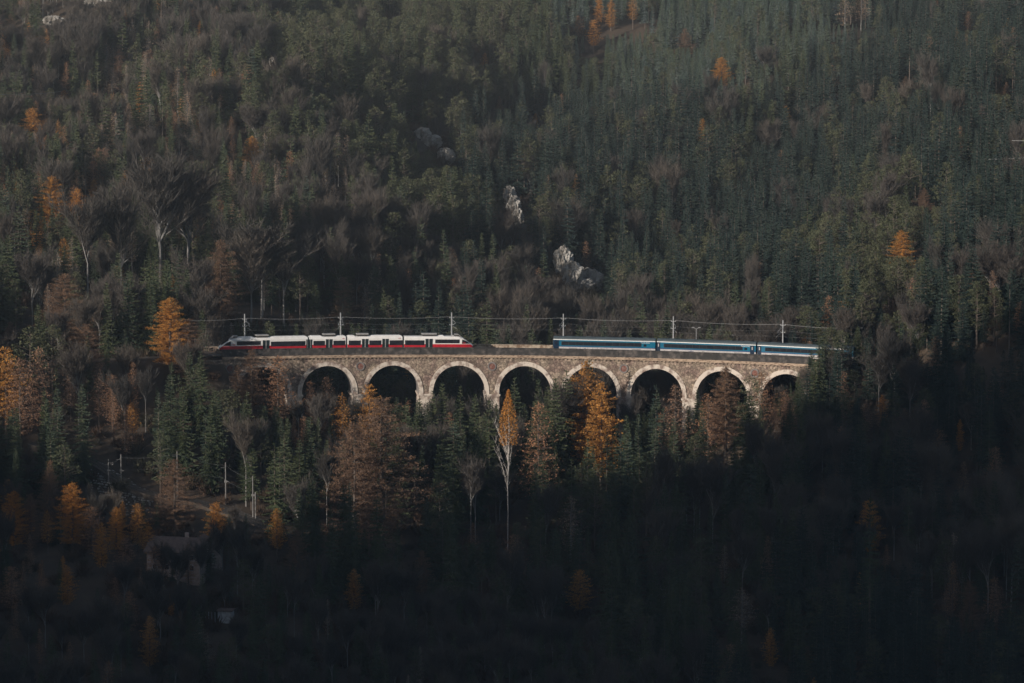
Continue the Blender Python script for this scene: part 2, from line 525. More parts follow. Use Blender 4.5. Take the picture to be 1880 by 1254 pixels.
for k, s in enumerate(PIERS):
    hwid = 1.9
    b = MB()
    b.loft([[line_pt(s - hwid - t * 0.022, -HW - t * .02, Z_SP - .45 - t), line_pt(s + hwid + t * 0.022, -HW - t * .02, Z_SP - .45 - t),
             line_pt(s + hwid + t * 0.022, HW + t * .02, Z_SP - .45 - t), line_pt(s - hwid - t * 0.022, HW + t * .02, Z_SP - .45 - t)] for t in (0, 12, 32)])
    pr = link('pier', b.mesh('pier', 'ring'), via)
    b = MB()
    b.box(s - 2.2, s + 2.2, -HW - .32, HW + .32, Z_SP - .45, Z_SP, fn=lambda s_, o, z: line_pt(s_, o, z))
    b.box(s - 2.05, s + 2.05, -HW - .2, HW + .2, Z_SP - .75, Z_SP - .45, fn=lambda s_, o, z: line_pt(s_, o, z))
    link('capital', b.mesh('capital', 'ring'), pr)

def strip(s0, s1, o0, o1, z0, z1, step=3.0):
    b = MB()
    n = max(1, int((s1 - s0) / step))
    b.loft([[line_pt(s0 + (s1 - s0) * i / n, o, z) for (o, z) in ((o0, z0), (o1, z0), (o1, z1), (o0, z1))] for i in range(n + 1)])
    return b
S0, S1 = -78.0, 80.0
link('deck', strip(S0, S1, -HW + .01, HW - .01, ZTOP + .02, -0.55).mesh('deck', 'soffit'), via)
cor = strip(S0, S1, -HW - .42, -HW + .3, ZTOP + .12, -.85)
link('cornice', cor.mesh('cornice', 'coping'), via)
link('cornice', strip(S0, S1, HW - .3, HW + .42, ZTOP + .12, -.85).mesh('cornice', 'coping'), via)
cb = MB()
s = S0
while s < S1:                                              # small corbels below the cornice
    cb.box(s, s + .42, -HW - .26, -HW - .02, ZTOP - .22, ZTOP + .12, fn=lambda s_, o, z: line_pt(s_, o, z))
    s += 1.05
o = link('corbel_course', cb.mesh('corbel_course', 'rubble'), via); o['kind'] = 'stuff'
# near parapet: panels between posts, coping
s = S0
post_me = None
while s < S1 - 0.1:
    e = min(s + 8.835, S1)
    b = MB(); b.box(s + .5, e, -HW + .0, -HW + .5, -.85, .88, fn=lambda s_, o_, z: line_pt(s_, o_, z))
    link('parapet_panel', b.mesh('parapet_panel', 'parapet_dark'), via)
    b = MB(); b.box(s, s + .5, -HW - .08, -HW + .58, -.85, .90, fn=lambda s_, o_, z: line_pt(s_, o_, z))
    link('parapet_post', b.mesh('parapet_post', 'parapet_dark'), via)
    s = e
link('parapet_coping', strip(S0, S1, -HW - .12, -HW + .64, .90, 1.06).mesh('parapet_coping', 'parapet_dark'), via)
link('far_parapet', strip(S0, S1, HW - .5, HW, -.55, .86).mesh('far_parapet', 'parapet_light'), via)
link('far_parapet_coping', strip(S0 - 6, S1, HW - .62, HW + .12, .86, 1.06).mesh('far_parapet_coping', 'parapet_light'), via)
# red stone medallions over every second pier
for s in (PIERS[2], PIERS[4], PIERS[6], PIERS[0], PIERS[8]):
    b = MB()
    n = 24
    for i in range(n):
        t0, t1 = 2 * math.pi * i / n, 2 * math.pi * (i + 1) / n
        q = []
        for oo in (-HW + .02, -HW - .2):
            for t in (t0, t1):
                for r in (0.82, 1.18):
                    q.append(tuple(line_pt(s + r * math.cos(t), oo, -3.85 + r * math.sin(t))))
        i0 = len(b.v); b.v += q
        for f in ((4, 5, 7, 6), (0, 4, 6, 2), (1, 3, 7, 5)):
            b.f.append(tuple(i0 + x for x in f)); b.m.append(0)
    fr = link('medallion', b.mesh('medallion_ring', 'soffit'), via)
    b = MB()
    i0 = 0
    b.v = [tuple(line_pt(s, -HW - .16, -3.85))] + [tuple(line_pt(s + .83 * math.cos(2 * math.pi * i / n), -HW - .06, -3.85 + .83 * math.sin(2 * math.pi * i / n))) for i in range(n)]
    for i in range(n):
        b.f.append((0, 1 + i, 1 + (i + 1) % n)); b.m.append(0)
    link('red_disc', b.mesh('red_disc', 'red_stone'), fr)

# railing and pale end wall where the viaduct meets the wooded hillside
rl = thing('railing', 'pale railing and end wall ahead of the red train nose', 'railing')
b = MB()
for i in range(9):
    s = -80.9 + i * .62
    b.bar(line_pt(s, 3.2, -.55), line_pt(s, 3.2, .95), .05)
link('posts', b.mesh('posts', 'coping'), rl)['kind'] = 'stuff'
for h in (.9, .35):
    b = MB(); b.path([line_pt(-81.2 + i * 1.1, 3.2, h) for i in range(6)], .06)
    link('rail_bar', b.mesh('rail_bar', 'coping'), rl)
b = MB(); b.box(-79.2, -76.6, -2.0, -1.5, -1.0, .9, fn=lambda s_, o_, z: line_pt(s_, o_, z))
link('end_wall', b.mesh('end_wall', 'parapet_light'), rl)

# track: ballast, two pairs of rails
tag(link('ballast', strip(-86, 92, -3.9, 3.9, -.55, -.22, 4).mesh('ballast', 'ballast')), 'grey ballast bed of the double track line', kind='structure')
tk = bpy.data.objects.new('railway_track', None); COL.objects.link(tk)
tag(tk, 'double railway track running over the viaduct', kind='structure')
for oc in (-2.05, 2.05):
    for g in (-.75, .75):
        link('rail', strip(-86, 92, oc + g - .035, oc + g + .035, -.17, 0, 4).mesh('rail', 'rail'), tk)
b = MB()
s = -90
while s < 90:
    for oc in (-2.05, 2.05):
        b.box(s, s + .24, oc - 1.25, oc + 1.25, -.225, -.17, fn=lambda s_, o_, z: line_pt(s_, o_, z))
    s += 1.2
link('sleepers', b.mesh('sleepers', 'concrete'), tk)['kind'] = 'stuff'

# ------------------------------------------------------------------ catenary masts
MAST_S = [-69.9, -44.7, -15.7, 13.4, 42.1, 70.9]
MAST_LAB = ['lattice armed catenary mast above the red train\'s driving cab at the wooded end',
            'catenary mast behind the first third of the red and white train',
            'catenary mast behind the sloping nose facing the blue coaches',
            'catenary mast rising behind the first blue coach\'s end door',
            'catenary mast rising behind the middle blue coach',
            'catenary mast behind the third blue coach near the dark spruces']
UPH = 8.1
for k, s in enumerate(MAST_S):
    P = line_pt(s, 3.75, -.4)
    t = thing('catenary_mast', MAST_LAB[k], 'mast', P, -s / RAD, 'catenary masts along the viaduct')
    b = MB(); b.bar((0, 0, 0), (0, 0, 9.9), .24, .15, n=6)
    link('pole', b.mesh('pole', 'steel'), t)
    for z, ln in ((8.5, .62), (6.6, .55)):
        b = MB(); b.box(-ln, ln, -.06, .06, z - .06, z + .06)
        b.bar((-ln, 0, z), (-ln, 0, z + .28), .07); b.bar((ln, 0, z), (ln, 0, z + .28), .07)
        link('cross_arm', b.mesh('cross_arm', 'steel'), t)
    b = MB()
    if k % 2 == 0:
        b.bar((0, 0, 8.1), (.9, -1.9, 7.4), .045); b.bar((0, 0, 6.6), (.9, -1.9, 7.2), .045); b.bar((.4, -1, 6.3), (1.1, -2.0, 5.8), .04)
    else:
        b.bar((0, 0, 8.0), (-1.0, -2.2, 7.0), .045); b.bar((0, 0, 6.5), (-1.0, -2.2, 6.9), .045); b.bar((-.4, -1, 6.5), (-1.1, -2.3, 5.8), .04)
    link('bracket', b.mesh('bracket', 'steel'), t)
    b = MB()
    b.bar((0, 0, 9.0), (0, -5.9, 9.0 - 2.0), .035)
    link('far_bracket', b.mesh('far_bracket', 'steel'), t)

def wire(name, pts, r, label, sagm=0.0, seg=6):
    b = MB()
    for a, c in zip(pts[:-1], pts[1:]):
        a, c = Vector(a), Vector(c)
        L = [a.lerp(c, i / seg) - Vector((0, 0, sagm * 4 * (i / seg) * (1 - i / seg))) for i in range(seg + 1)]
        b.path(L, r, n=3)
    o = link(name, b.mesh(name, 'wire'))
    tag(o, label, 'wire')
    return o
ms = [-88] + MAST_S + [92]
wire('feeder_wire', [line_pt(s, 3.75, UPH + .3) for s in ms], .032, 'upper feeder wire strung from mast to mast above the trains', .45)
wire('messenger_wire', [line_pt(s, 1.9, 7.0) for s in ms], .009, 'thin messenger wire just over the carriage roofs on the far track', .5)
wire('contact_wire', [line_pt(s, -2.1, 5.8) for s in ms], .009, 'thin contact wire over the track the trains stand on', .12)

lamp = thing('street_lamp', 'slim two armed lamp standing behind the middle blue coach', 'lamp', line_pt(47.8, 5.6, -1.5), -.2)
b = MB(); b.bar((0, 0, 0), (0, 0, 7.6), .10, .07, n=6); link('pole', b.mesh('pole', 'steel'), lamp)
for sg in (-1, 1):
    b = MB(); b.bar((0, 0, 7.5), (sg * .55, 0, 7.95), .05); link('arm', b.mesh('arm', 'steel'), lamp)
    b = MB(); b.box(sg * .85 - .35, sg * .85 + .35, -.12, .12, 7.95, 8.07); link('lamp_head', b.mesh('lamp_head', 'steel'), lamp)

# ------------------------------------------------------------------ trains
def text_mesh(txt, size, name, material):
    c = bpy.data.curves.new(name, 'FONT')
    c.body = txt; c.size = size; c.extrude = 0.004
    c.align_x = 'CENTER'
    c.resolution_u = 2
    o = bpy.data.objects.new(name, c)
    COL.objects.link(o)
    bpy.context.view_layer.update()
    me = bpy.data.meshes.new_from_object(o.evaluated_get(bpy.context.evaluated_depsgraph_get()))
    bpy.data.objects.remove(o)
    bpy.data.curves.remove(c)
    me.name = name
    me.materials.clear(); me.materials.append(M[material])
    return me

def put_text(parent, txt, size, x, z, y, material):
    o = link('lettering', text_mesh(txt, size, 'lettering', material), parent, (x, y, z))
    o.rotation_euler = (math.pi / 2, 0, 0)
    return o

def s_of_px(px, o=-2.05 - 1.45, h=2.0):
    lo, hi = -130, 130
    for _ in range(40):
        mid = (lo + hi) / 2
        P = line_pt(mid, o, h)
        if project(*P)[0] < px: lo = mid
        else: hi = mid
    return (lo + hi) / 2

HALF = 1.43
def body_section(x, top, wd, bottom=.55):
    side = min(3.35, top - .28)
    lv = [bottom, min(.95, side - .2), min(1.85, side - .1), side]
    L = [(x, -wd * .94, lv[0]), (x, -wd, lv[1]), (x, -wd, lv[2]), (x, -wd * .97, lv[3]), (x, -wd * .8, top - .10), (x, -wd * .35, top),
         (x, wd * .35, top), (x, wd * .8, top - .10), (x, wd * .97, lv[3]), (x, wd, lv[2]), (x, wd, lv[1]), (x, wd * .94, lv[0])]
    return L
SEC_M = [1, 2, 0, 0, 0, 0, 0, 0, 0, 2, 1, 1]      # dark skirt, red band, white above

red_train = thing('commuter_train', 'white and red electric railcar train with dark window bands crossing the viaduct', 'train',
                  line_pt(0, 0, 0))
red_train.location = (0, 0, 0)

def car_frame(pxa, pxb):
    sa, sb = s_of_px(pxa), s_of_px(pxb)
    A, B = line_pt(sa, -2.05, 0), line_pt(sb, -2.05, 0)
    mid = (A + B) / 2
    d = B - A
    return mid, math.atan2(d.y, d.x), d.length, math.atan2(d.z, math.hypot(d.x, d.y)), pxa, pxb

def make_car(pxa, pxb, nose=None):
    mid, rz, L, pit, _, _ = car_frame(pxa, pxb)
    tocoord = lambda px: (px - pxa) / (pxb - pxa) * L - L / 2
    b = MB()
    noseprof = [(0.0, 1.62, .85, .8), (.25, 1.9, 1.0, .62), (.8, 2.25, 1.18, .55), (1.6, 2.85, 1.32, .55), (2.5, 3.42, 1.40, .55), (3.5, 3.78, HALF, .55), (4.6, 3.92, HALF, .55)]
    secs = []
    g = .22
    if nose == 'a':
        secs = [body_section(-L / 2 + x, t, w_, bt) for x, t, w_, bt in noseprof] + [body_section(L / 2 - g, 3.92, HALF)]
    elif nose == 'b':
        secs = [body_section(-L / 2 + g, 3.92, HALF)] + [body_section(L / 2 - x, t, w_, bt) for x, t, w_, bt in reversed(noseprof)]
    else:
        secs = [body_section(-L / 2 + g, 3.92, HALF), body_section(L / 2 - g, 3.92, HALF)]
    b.loft(secs, m=0, ms=SEC_M)
    car = link('car_body', b.mesh('car_body', ['white', 'dark', 'red']), red_train, mid, rz)
    car.rotation_euler = (0, -pit, rz)
    return car, L, tocoord

def panel(name, parent, x0, x1, z0, z1, m, proud=.03, both=True, d=.05):
    for sg in ((-1, 1) if both else (-1,)):
        y0, y1 = sorted((sg * (HALF - d), sg * (HALF + proud)))
        b = MB(); b.box(x0, x1, y0, y1, z0, z1)
        link(name, b.mesh(name, m), parent)

def doors(car, tc, pa, pb):
    """a pair of dark leaves with a pale grab column between"""
    a, b_ = tc(pa), tc(pb)
    w_ = (b_ - a)
    for x0, x1 in ((a, a + w_ * .42), (a + w_ * .58, b_)):
        panel('door', car, x0, x1, .85, 3.25, 'door_green', proud=.045)
    panel('door_post', car, a + w_ * .44, a + w_ * .56, .85, 3.2, 'roofgrey', proud=.05)

def windows(car, tc, pa, pb, z0, z1, n):
    a, b_ = tc(pa), tc(pb)
    st = (b_ - a) / n
    panel('window_band', car, a - .03, b_ + .03, z0 - .04, z1 + .04, 'dark', proud=.035)
    for i in range(n):
        panel('window', car, a + st * i + .04, a + st * (i + 1) - .04, z0, z1, 'glass', proud=.06)

def cab_window(car, L, end):
    sg = 1 if end == 'b' else -1
    f = lambda d: sg * (L / 2 - d)
    for sy in (-1, 1):
        b = MB()
        y = sy * (HALF + .012)
        P = [(f(.95), sy * 1.245, 1.98), (f(2.9), y, 1.95), (f(2.9), y, 3.12), (f(2.45), sy * 1.43, 2.98), (f(1.6), sy * 1.375, 2.55)]
        Q = [(p[0], p[1] + sy * .03, p[2]) for p in P]
        i = len(b.v); b.v += P + Q
        n = len(P)
        b.f.append(tuple(i + n + k for k in range(n))); b.m.append(0)
        for k in range(n):
            b.f.append((i + k, i + (k + 1) % n, i + n + (k + 1) % n, i + n + k)); b.m.append(0)
        link('cab_window', b.mesh('cab_window', 'glass'), car)
    b = MB()
    b.loft([[(f(.62) , -.8, 2.18), (f(.62), .8, 2.18), (f(.66), .8, 2.16), (f(.66), -.8, 2.16)],
            [(f(1.62), -.98, 2.94), (f(1.62), .98, 2.94), (f(1.66), .98, 2.9), (f(1.66), -.98, 2.9)],
            [(f(2.52), -1.0, 3.50), (f(2.52), 1.0, 3.50), (f(2.56), 1.0, 3.46), (f(2.56), -1.0, 3.46)]])
    link('windscreen', b.mesh('windscreen', 'glass'), car)
    for sy in (-.7, .7):
        b = MB(); b.box(*sorted((f(-.02), f(.2))), sy - .15, sy + .15, 1.35, 1.55)
        link('headlight', b.mesh('headlight', 'roofgrey'), car)
    b = MB(); b.box(*sorted((f(-.35), f(.6))), -.2, .2, .7, .95)
    link('coupler', b.mesh('coupler', 'dark'), car)
    b = MB()
    b.loft([[(f(3.0), -.9, 3.66), (f(3.0), .9, 3.66), (f(3.0), .9, 3.75), (f(3.0), -.9, 3.75)],
            [(f(3.9), -.85, 4.28), (f(3.9), .85, 4.28), (f(3.9), .85, 4.42), (f(3.9), -.85, 4.42)],
            [(f(4.9), -.8, 4.25), (f(4.9), .8, 4.25), (f(4.9), .8, 4.45), (f(4.9), -.8, 4.45)]])
    link('roof_fairing', b.mesh('roof_fairing', 'roofgrey'), car)

def hood(car, tc, pa, pb, z1=4.14, m='white', w_=1.05):
    a, b_ = tc(pa), tc(pb)
    b = MB()
    b.loft([[(a, -w_, 3.84), (a, w_, 3.84), (a, w_ * .8, 3.93), (a, -w_ * .8, 3.93)], [(a + .5, -w_, 3.84), (a + .5, w_, 3.84), (a + .5, w_ * .8, z1), (a + .5, -w_ * .8, z1)],
            [(b_ - .5, -w_, 3.84), (b_ - .5, w_, 3.84), (b_ - .5, w_ * .8, z1), (b_ - .5, -w_ * .8, z1)], [(b_, -w_, 3.84), (b_, w_, 3.84), (b_, w_ * .8, 3.93), (b_, -w_ * .8, 3.93)]])
    link('roof_hood', b.mesh('roof_hood', m), car)

def roof_unit(car, tc, pa, pb):
    a, b_ = tc(pa), tc(pb)
    b = MB()
    b.box(a, b_, -.85, .85, 4.32, 4.62)
    b.box(a + .3, b_ - .3, -.7, .7, 3.9, 4.32, 1)
    link('roof_unit', b.mesh('roof_unit', ['roofgrey', 'dark']), car)

A, LA, ta = make_car(404, 566, 'a')
windows(A, ta, 435, 478, 2.12, 3.05, 4); doors(A, ta, 482, 494); windows(A, ta, 497, 559.5, 1.62, 2.82, 6)
doors(A, ta, 561.5, 565.3)
cab_window(A, LA, 'a'); hood(A, ta, 438, 468); roof_unit(A, ta, 471, 494); hood(A, ta, 497, 564)
Bc, LB, tb = make_car(566.5, 636)
doors(Bc, tb, 567.5, 573); windows(Bc, tb, 575.5, 596, 1.62, 2.82, 2); doors(Bc, tb, 598, 610); windows(Bc, tb, 612, 633, 1.62, 2.82, 2)
hood(Bc, tb, 569, 593); roof_unit(Bc, tb, 594, 616); hood(Bc, tb, 618, 635)
Cc, LC, tcc = make_car(636.5, 740)
windows(Cc, tcc, 640.5, 662, 1.62, 2.82, 2); doors(Cc, tcc, 664.5, 676); windows(Cc, tcc, 678, 699.5, 1.62, 2.82, 2); doors(Cc, tcc, 701.5, 713); windows(Cc, tcc, 715, 738, 1.62, 2.82, 2)
hood(Cc, tcc, 638, 653); roof_unit(Cc, tcc, 655, 677); hood(Cc, tcc, 680, 738)
D, LD, td_ = make_car(740.5, 868, 'b')
windows(D, td_, 744, 779, 1.62, 2.82, 3); doors(D, td_, 781, 794); windows(D, td_, 799, 843, 2.12, 3.05, 4)
cab_window(D, LD, 'b'); roof_unit(D, td_, 774, 802); hood(D, td_, 804, 816); hood(D, td_, 828, 836, m='roofgrey')
b = MB()                                                   # raised pantograph between the last two cars
for sy in (-.4, .4):
    b.bar((td_(749), sy, 3.95), (td_(746), sy, 4.5), .04); b.bar((td_(746), sy, 4.5), (td_(752), sy * .8, 5.5), .035)
b.bar((td_(752) - .3, -.8, 5.62), (td_(752) + .6, .8, 5.62), .04); b.bar((td_(744), 0, 4.05), (td_(758), 0, 4.05), .06)
link('pantograph', b.mesh('pantograph', 'dark'), D)
put_text(A, 'ÖBB', .55, ta(428.5), 2.0, -HALF - .03, 'red')
put_text(D, 'ÖBB', .55, td_(850.5), 2.0, -HALF - .03, 'red')
put_text(Bc, 'ÖBB', .34, tb(630), 3.28, -HALF - .0, 'red')
put_text(Cc, 'ÖBB', .34, tcc(733), 3.28, -HALF - .0, 'red')
for car, L in ((A, LA), (Bc, LB), (Cc, LC), (D, LD)):      # bogies
    for fx in (-.36, .36):
        b = MB()
        b.box(fx * L - 1.7, fx * L + 1.7, -1.15, 1.15, .42, .72)
        for dx in (-1.25, 1.25):
            for sy in (-.78, .78):
                b.bar((fx * L + dx, sy - .06, .42), (fx * L + dx, sy + .06, .42), .42, n=12)
        link('bogie', b.mesh('bogie', 'dark'), car)

C_LAB = ['blue and white coach leading the row, with an open end beside the gap', 'middle blue and white coach, between two other coaches',
         'blue and white coach whose far end vanishes behind dark spruces']
coach_px = [(1015, 1203.5), (1205, 1388), (1389.5, 1567)]
CW = 1.42
def coach(i, pxa, pxb):
    mid, rz, L, pit, _, _ = car_frame(pxa, pxb)
    t = thing('railway_coach', C_LAB[i], 'train coach', mid, rz, 'blue coaches on the viaduct')
    t.rotation_euler = (0, -pit, rz)
    tc = lambda px: (px - pxa) / (pxb - pxa) * L - L / 2
    b = MB()
    def sec(x):
        lv = [(CW * .93, .55), (CW * .99, .85), (CW, 1.50), (CW, 1.70), (CW, 3.28), (CW * .99, 3.48), (CW * .88, 3.85), (CW * .55, 4.08), (CW * .2, 4.16)]
        return [(x, -a, z) for a, z in lv] + [(x, a, z) for a, z in reversed(lv)]
    cols = [3, 3, 2, 0, 1, 4, 4, 4, 4, 4, 4, 4, 1, 0, 2, 3, 3, 5]
    b.loft([sec(-L / 2 + .18), sec(L / 2 - .18)], m=0, ms=cols)
    link('coach_body', b.mesh('coach_body', ['blue', 'white', 'navy', 'skirt', 'coachroof', 'dark']), t)
    for sg in (-1, 1):                                      # gangway bellows
        b = MB(); b.box(*sorted((sg * (L / 2 - .18), sg * (L / 2 + .02))), -.9, .9, .8, 3.5)
        link('gangway', b.mesh('gangway', 'dark'), t)
    def pn(name, pa, pb, z0, z1, m, proud, k=0):
        for sg in (-1, 1):
            y0, y1 = sorted((sg * (CW - .05), sg * (CW + proud)))
            b = MB(); b.box(tc(pa), tc(pb), y0, y1, z0, z1)
            link(name, b.mesh(name, m), t)
    if i == 0:
        dr = [(1016.5, 1026.5)]; band = (1031, 1177); small = (1181, 1186)
    elif i == 1:
        dr = [(1206, 1212.5), (1376.5, 1384)]; band = (1219, 1363); small = (1366, 1371)
    else:
        dr = [(1391, 1398)]; band = (1405, 1548); small = (1551, 1556)
    for a_, b_ in dr:
        pn('door', a_, b_, .75, 3.22, 'navydoor', .03)
        pn('door_window', a_ + (b_ - a_) * .38, a_ + (b_ - a_) * .62, 2.1, 2.9, 'skirt' if i else 'glass', .05)
    pn('window_band', band[0], band[1], 1.92, 2.92, 'dark', .02)
    n = 11
    st = (band[1] - band[0]) / n
    for q in range(n):
        pn('window', band[0] + st * q + .7, band[0] + st * (q + 1) - .7, 1.98, 2.86, 'glass', .045)
    pn('small_window', small[0], small[1], 2.0, 2.6, 'glass', .04)
    off = coach_px[i][0]
    wd = {0: [(1045, 1060, 'dark'), (1072, 1076, 'navy'), (1102, 1110, 'dark'), (1160, 1176, 'dark')],
          1: [(1219, 1221, 'dark'), (1232, 1247, 'dark'), (1289, 1294, 'dark'), (1348, 1363, 'dark'), (1368, 1370, 'dark')],
          2: [(1405, 1407, 'red'), (1417, 1431, 'dark'), (1443, 1446, 'dark')]}[i]
    for a_, b_, m in wd:                                    # small data panels and inscriptions on the skirt
        pn('data_panel', a_, b_, 1.14, 1.22, m, .012)
    for q in ((1065, 1079, 1088, 1097, 1114, 1124) if i == 0 else ()):
        pn('equipment_seam', q, q + .35, .8, 1.48, 'dark', .01)
    if i == 1: put_text(t, 'railjet', .62, tc(1269), 1.0, -CW - .02, 'navy')
    if i in (0, 1): put_text(t, 'České dráhy', .46, tc(1184 if i == 0 else 1368), 2.86, -CW - .02, 'white')
    for fx in (-.36, .36):
        b = MB()
        b.box(fx * L - 1.7, fx * L + 1.7, -1.1, 1.1, .40, .70)
        for dx in (-1.25, 1.25):
            for sy in (-.78, .78):
                b.bar((fx * L + dx, sy - .06, .46), (fx * L + dx, sy + .06, .46), .46, n=12)
        link('bogie', b.mesh('bogie', 'dark'), t)
    b = MB()
    for q in range(5):
        x = -L / 2 + L * (q + .7) / 5.4
        b.box(x, x + 1.6, -.5, .5, 4.1, 4.2)
    link('roof_vents', b.mesh('roof_vents', 'coachroof'), t)['kind'] = 'stuff'
for i, (a_, b_) in enumerate(coach_px): coach(i, a_, b_)


# ------------------------------------------------------------------ tree shapes
def rr(a, b): return RND.uniform(a, b)

def trunk_mesh(name, h, r, m, lean=0.0, n=6):
    b = MB()
    p = Vector((0, 0, -1.0)); k = 6
    pts = [Vector((lean * (i / k) ** 2 + rr(-.06, .06), rr(-.06, .06), -1.0 + (h + 1.0) * i / k)) for i in range(k + 1)]
    for i in range(k):
        b.bar(pts[i], pts[i + 1], r * (1 - i / k) + .03, r * (1 - (i + 1) / k) + .03, n=n, cap=False)
    return b.mesh(name, m)

def spruce(seed, H=22.0, R=4.1, low=.08, whorl=.72, sparse=1.0):
    global RND
    RND = random.Random(seed)
    b = MB()
    z = H * low
    b.tri((-.12, 0, H - 1.1), (.12, 0, H - 1.1), (0, 0, H + .25)); b.tri((0, -.12, H - 1.1), (0, .12, H - 1.1), (0, 0, H + .25))
    gap = [rr(0, 6.28) for _ in range(3)]
    while z < H - .35:
        t = z / H
        r = R * (1 - t) ** .82 * rr(.82, 1.12) + .12
        if t < .25: r *= .75 + t
        nb = 7 if t < .8 else 5
        a0 = rr(0, 6.28)
        for i in range(nb):
            if rr(0, 1) > sparse: continue
            a = a0 + 6.283 * i / nb + rr(-.25, .25)
            rl = r * rr(.72, 1.15)
            if any(abs(((a - g + math.pi) % 6.283) - math.pi) < .25 and abs(t - .3 - .2 * k) < .08 for k, g in enumerate(gap)): rl *= .5
            ca, sa = math.cos(a), math.sin(a)
            droop = rl * rr(.28, .5) * (1.15 - t)
            ns = 4 if rl > 1.2 else 2
            zz = z + rr(-.2, .2)
            prev = (0.0, zz)
            for k in range(ns):
                f0, f1 = k / ns, (k + 1) / ns
                d1 = rl * f1
                z1 = zz - droop * f1 ** 1.3 + (.18 * rl * max(0, f1 - .6))
                d0, z0 = prev
                wd = (.62 * rl * (1 - f0 * .75)) * rr(.7, 1.1) * .55
                for sg in (-1, 1):
                    tipd = d0 + (d1 - d0) * .55 + wd * .35
                    tx, ty = tipd * ca - sg * wd * sa, tipd * sa + sg * wd * ca
                    b.tri((d0 * ca, d0 * sa, z0), (d1 * ca, d1 * sa, z1), (tx, ty, (z0 + z1) / 2 - wd * rr(.15, .5)))
                hg = rr(.3, .65) * (1.1 - .5 * f1)
                b.tri((d0 * ca, d0 * sa, z0 + .05), (d1 * ca, d1 * sa, z1 + .05), ((d0 + d1) / 2 * ca + rr(-.1, .1), (d0 + d1) / 2 * sa + rr(-.1, .1), min(z0, z1) - hg))
                prev = (d1, z1)
            b.tri((prev[0] * .85 * ca, prev[0] * .85 * sa, prev[1] - .12), ((prev[0] + .35) * ca, (prev[0] + .35) * sa, prev[1] + .1), (prev[0] * .9 * ca - .1 * sa, prev[0] * .9 * sa + .1 * ca, prev[1] + .15))
        z += whorl * rr(.75, 1.2) * (1.0 if t < .7 else .75)
    return b

def larch(seed, H=20.0, R=3.7, low=.2, n_tuft=62, full=1.0, shape=.5, ts=.72):
    global RND
    RND = random.Random(seed)
    b = MB()
    z = H * low
    while z < H - .2:
        t = (z - H * low) / (H * (1 - low))
        r = R * ((1 - t) ** shape) * min(1, .45 + t * 2.2) * rr(.7, 1.15) + .15
        nb = 6
        a0 = rr(0, 6.28)
        for i in range(nb):
            a = a0 + 6.283 * i / nb + rr(-.35, .35)
            rl = r * rr(.55, 1.15)
            ca, sa = math.cos(a), math.sin(a)
            rise = rl * rr(.0, .35)
            zz = z + rr(-.25, .25)
            b.tri((0, 0, zz), (rl * ca, rl * sa, zz + rise), (.05 * -sa, .05 * ca, zz + .07), 1)
            nt_ = max(3, int(n_tuft * rl / R * full))
            for k in range(nt_):
                f = rr(.15, 1.05)
                cx, cy, cz = rl * f * ca + rr(-.22, .22), rl * f * sa + rr(-.22, .22), zz + rise * f + rr(-.25, .25)
                s_ = rr(.14, .30) * ts
                p = [(cx + rr(-s_, s_), cy + rr(-s_, s_), cz + rr(-s_, s_) * 1.2) for _ in range(3)]
                b.tri(*p)
        z += .52 * rr(.7, 1.25)
    for k in range(10):
        p = [(rr(-.12, .12), rr(-.12, .12), H - rr(-.3, 1.0)) for _ in range(3)]
        b.tri(*p)
    return b

def pine(seed, H=19.0, R=3.8, low=.38):
    global RND
    RND = random.Random(seed)
    b = MB()
    n = 56
    for i in range(n):
        t = (i + rr(0, 1)) / n
        z = H * (low + (1 - low) * t)
        r = R * math.sqrt(max(0, 1 - (t * 1.02) ** 2.2)) * rr(.35, 1.05) * min(1, .55 + t * 2)
        a = rr(0, 6.283)
        cx, cy = r * math.cos(a), r * math.sin(a)
        b.bar((0, 0, z - r * .35), (cx, cy, z), .06, .03, n=3, m=1, cap=False)
        cr = rr(.75, 1.3)
        for k in range(34):
            u, v = rr(0, 6.283), rr(-1, 1)
            q = cr * rr(.3, 1) ** .5
            px_, py_, pz_ = cx + q * math.cos(u) * math.sqrt(1 - v * v), cy + q * math.sin(u) * math.sqrt(1 - v * v), z + q * v * .5
            s_ = rr(.14, .34)
            b.tri((px_ + rr(-s_, s_), py_ + rr(-s_, s_), pz_ + rr(-s_, s_) * .6), (px_ + rr(-s_, s_), py_ + rr(-s_, s_), pz_ + rr(0, s_)), (px_ + rr(-s_, s_), py_ + rr(-s_, s_), pz_ + rr(-s_, 0)))
    return b

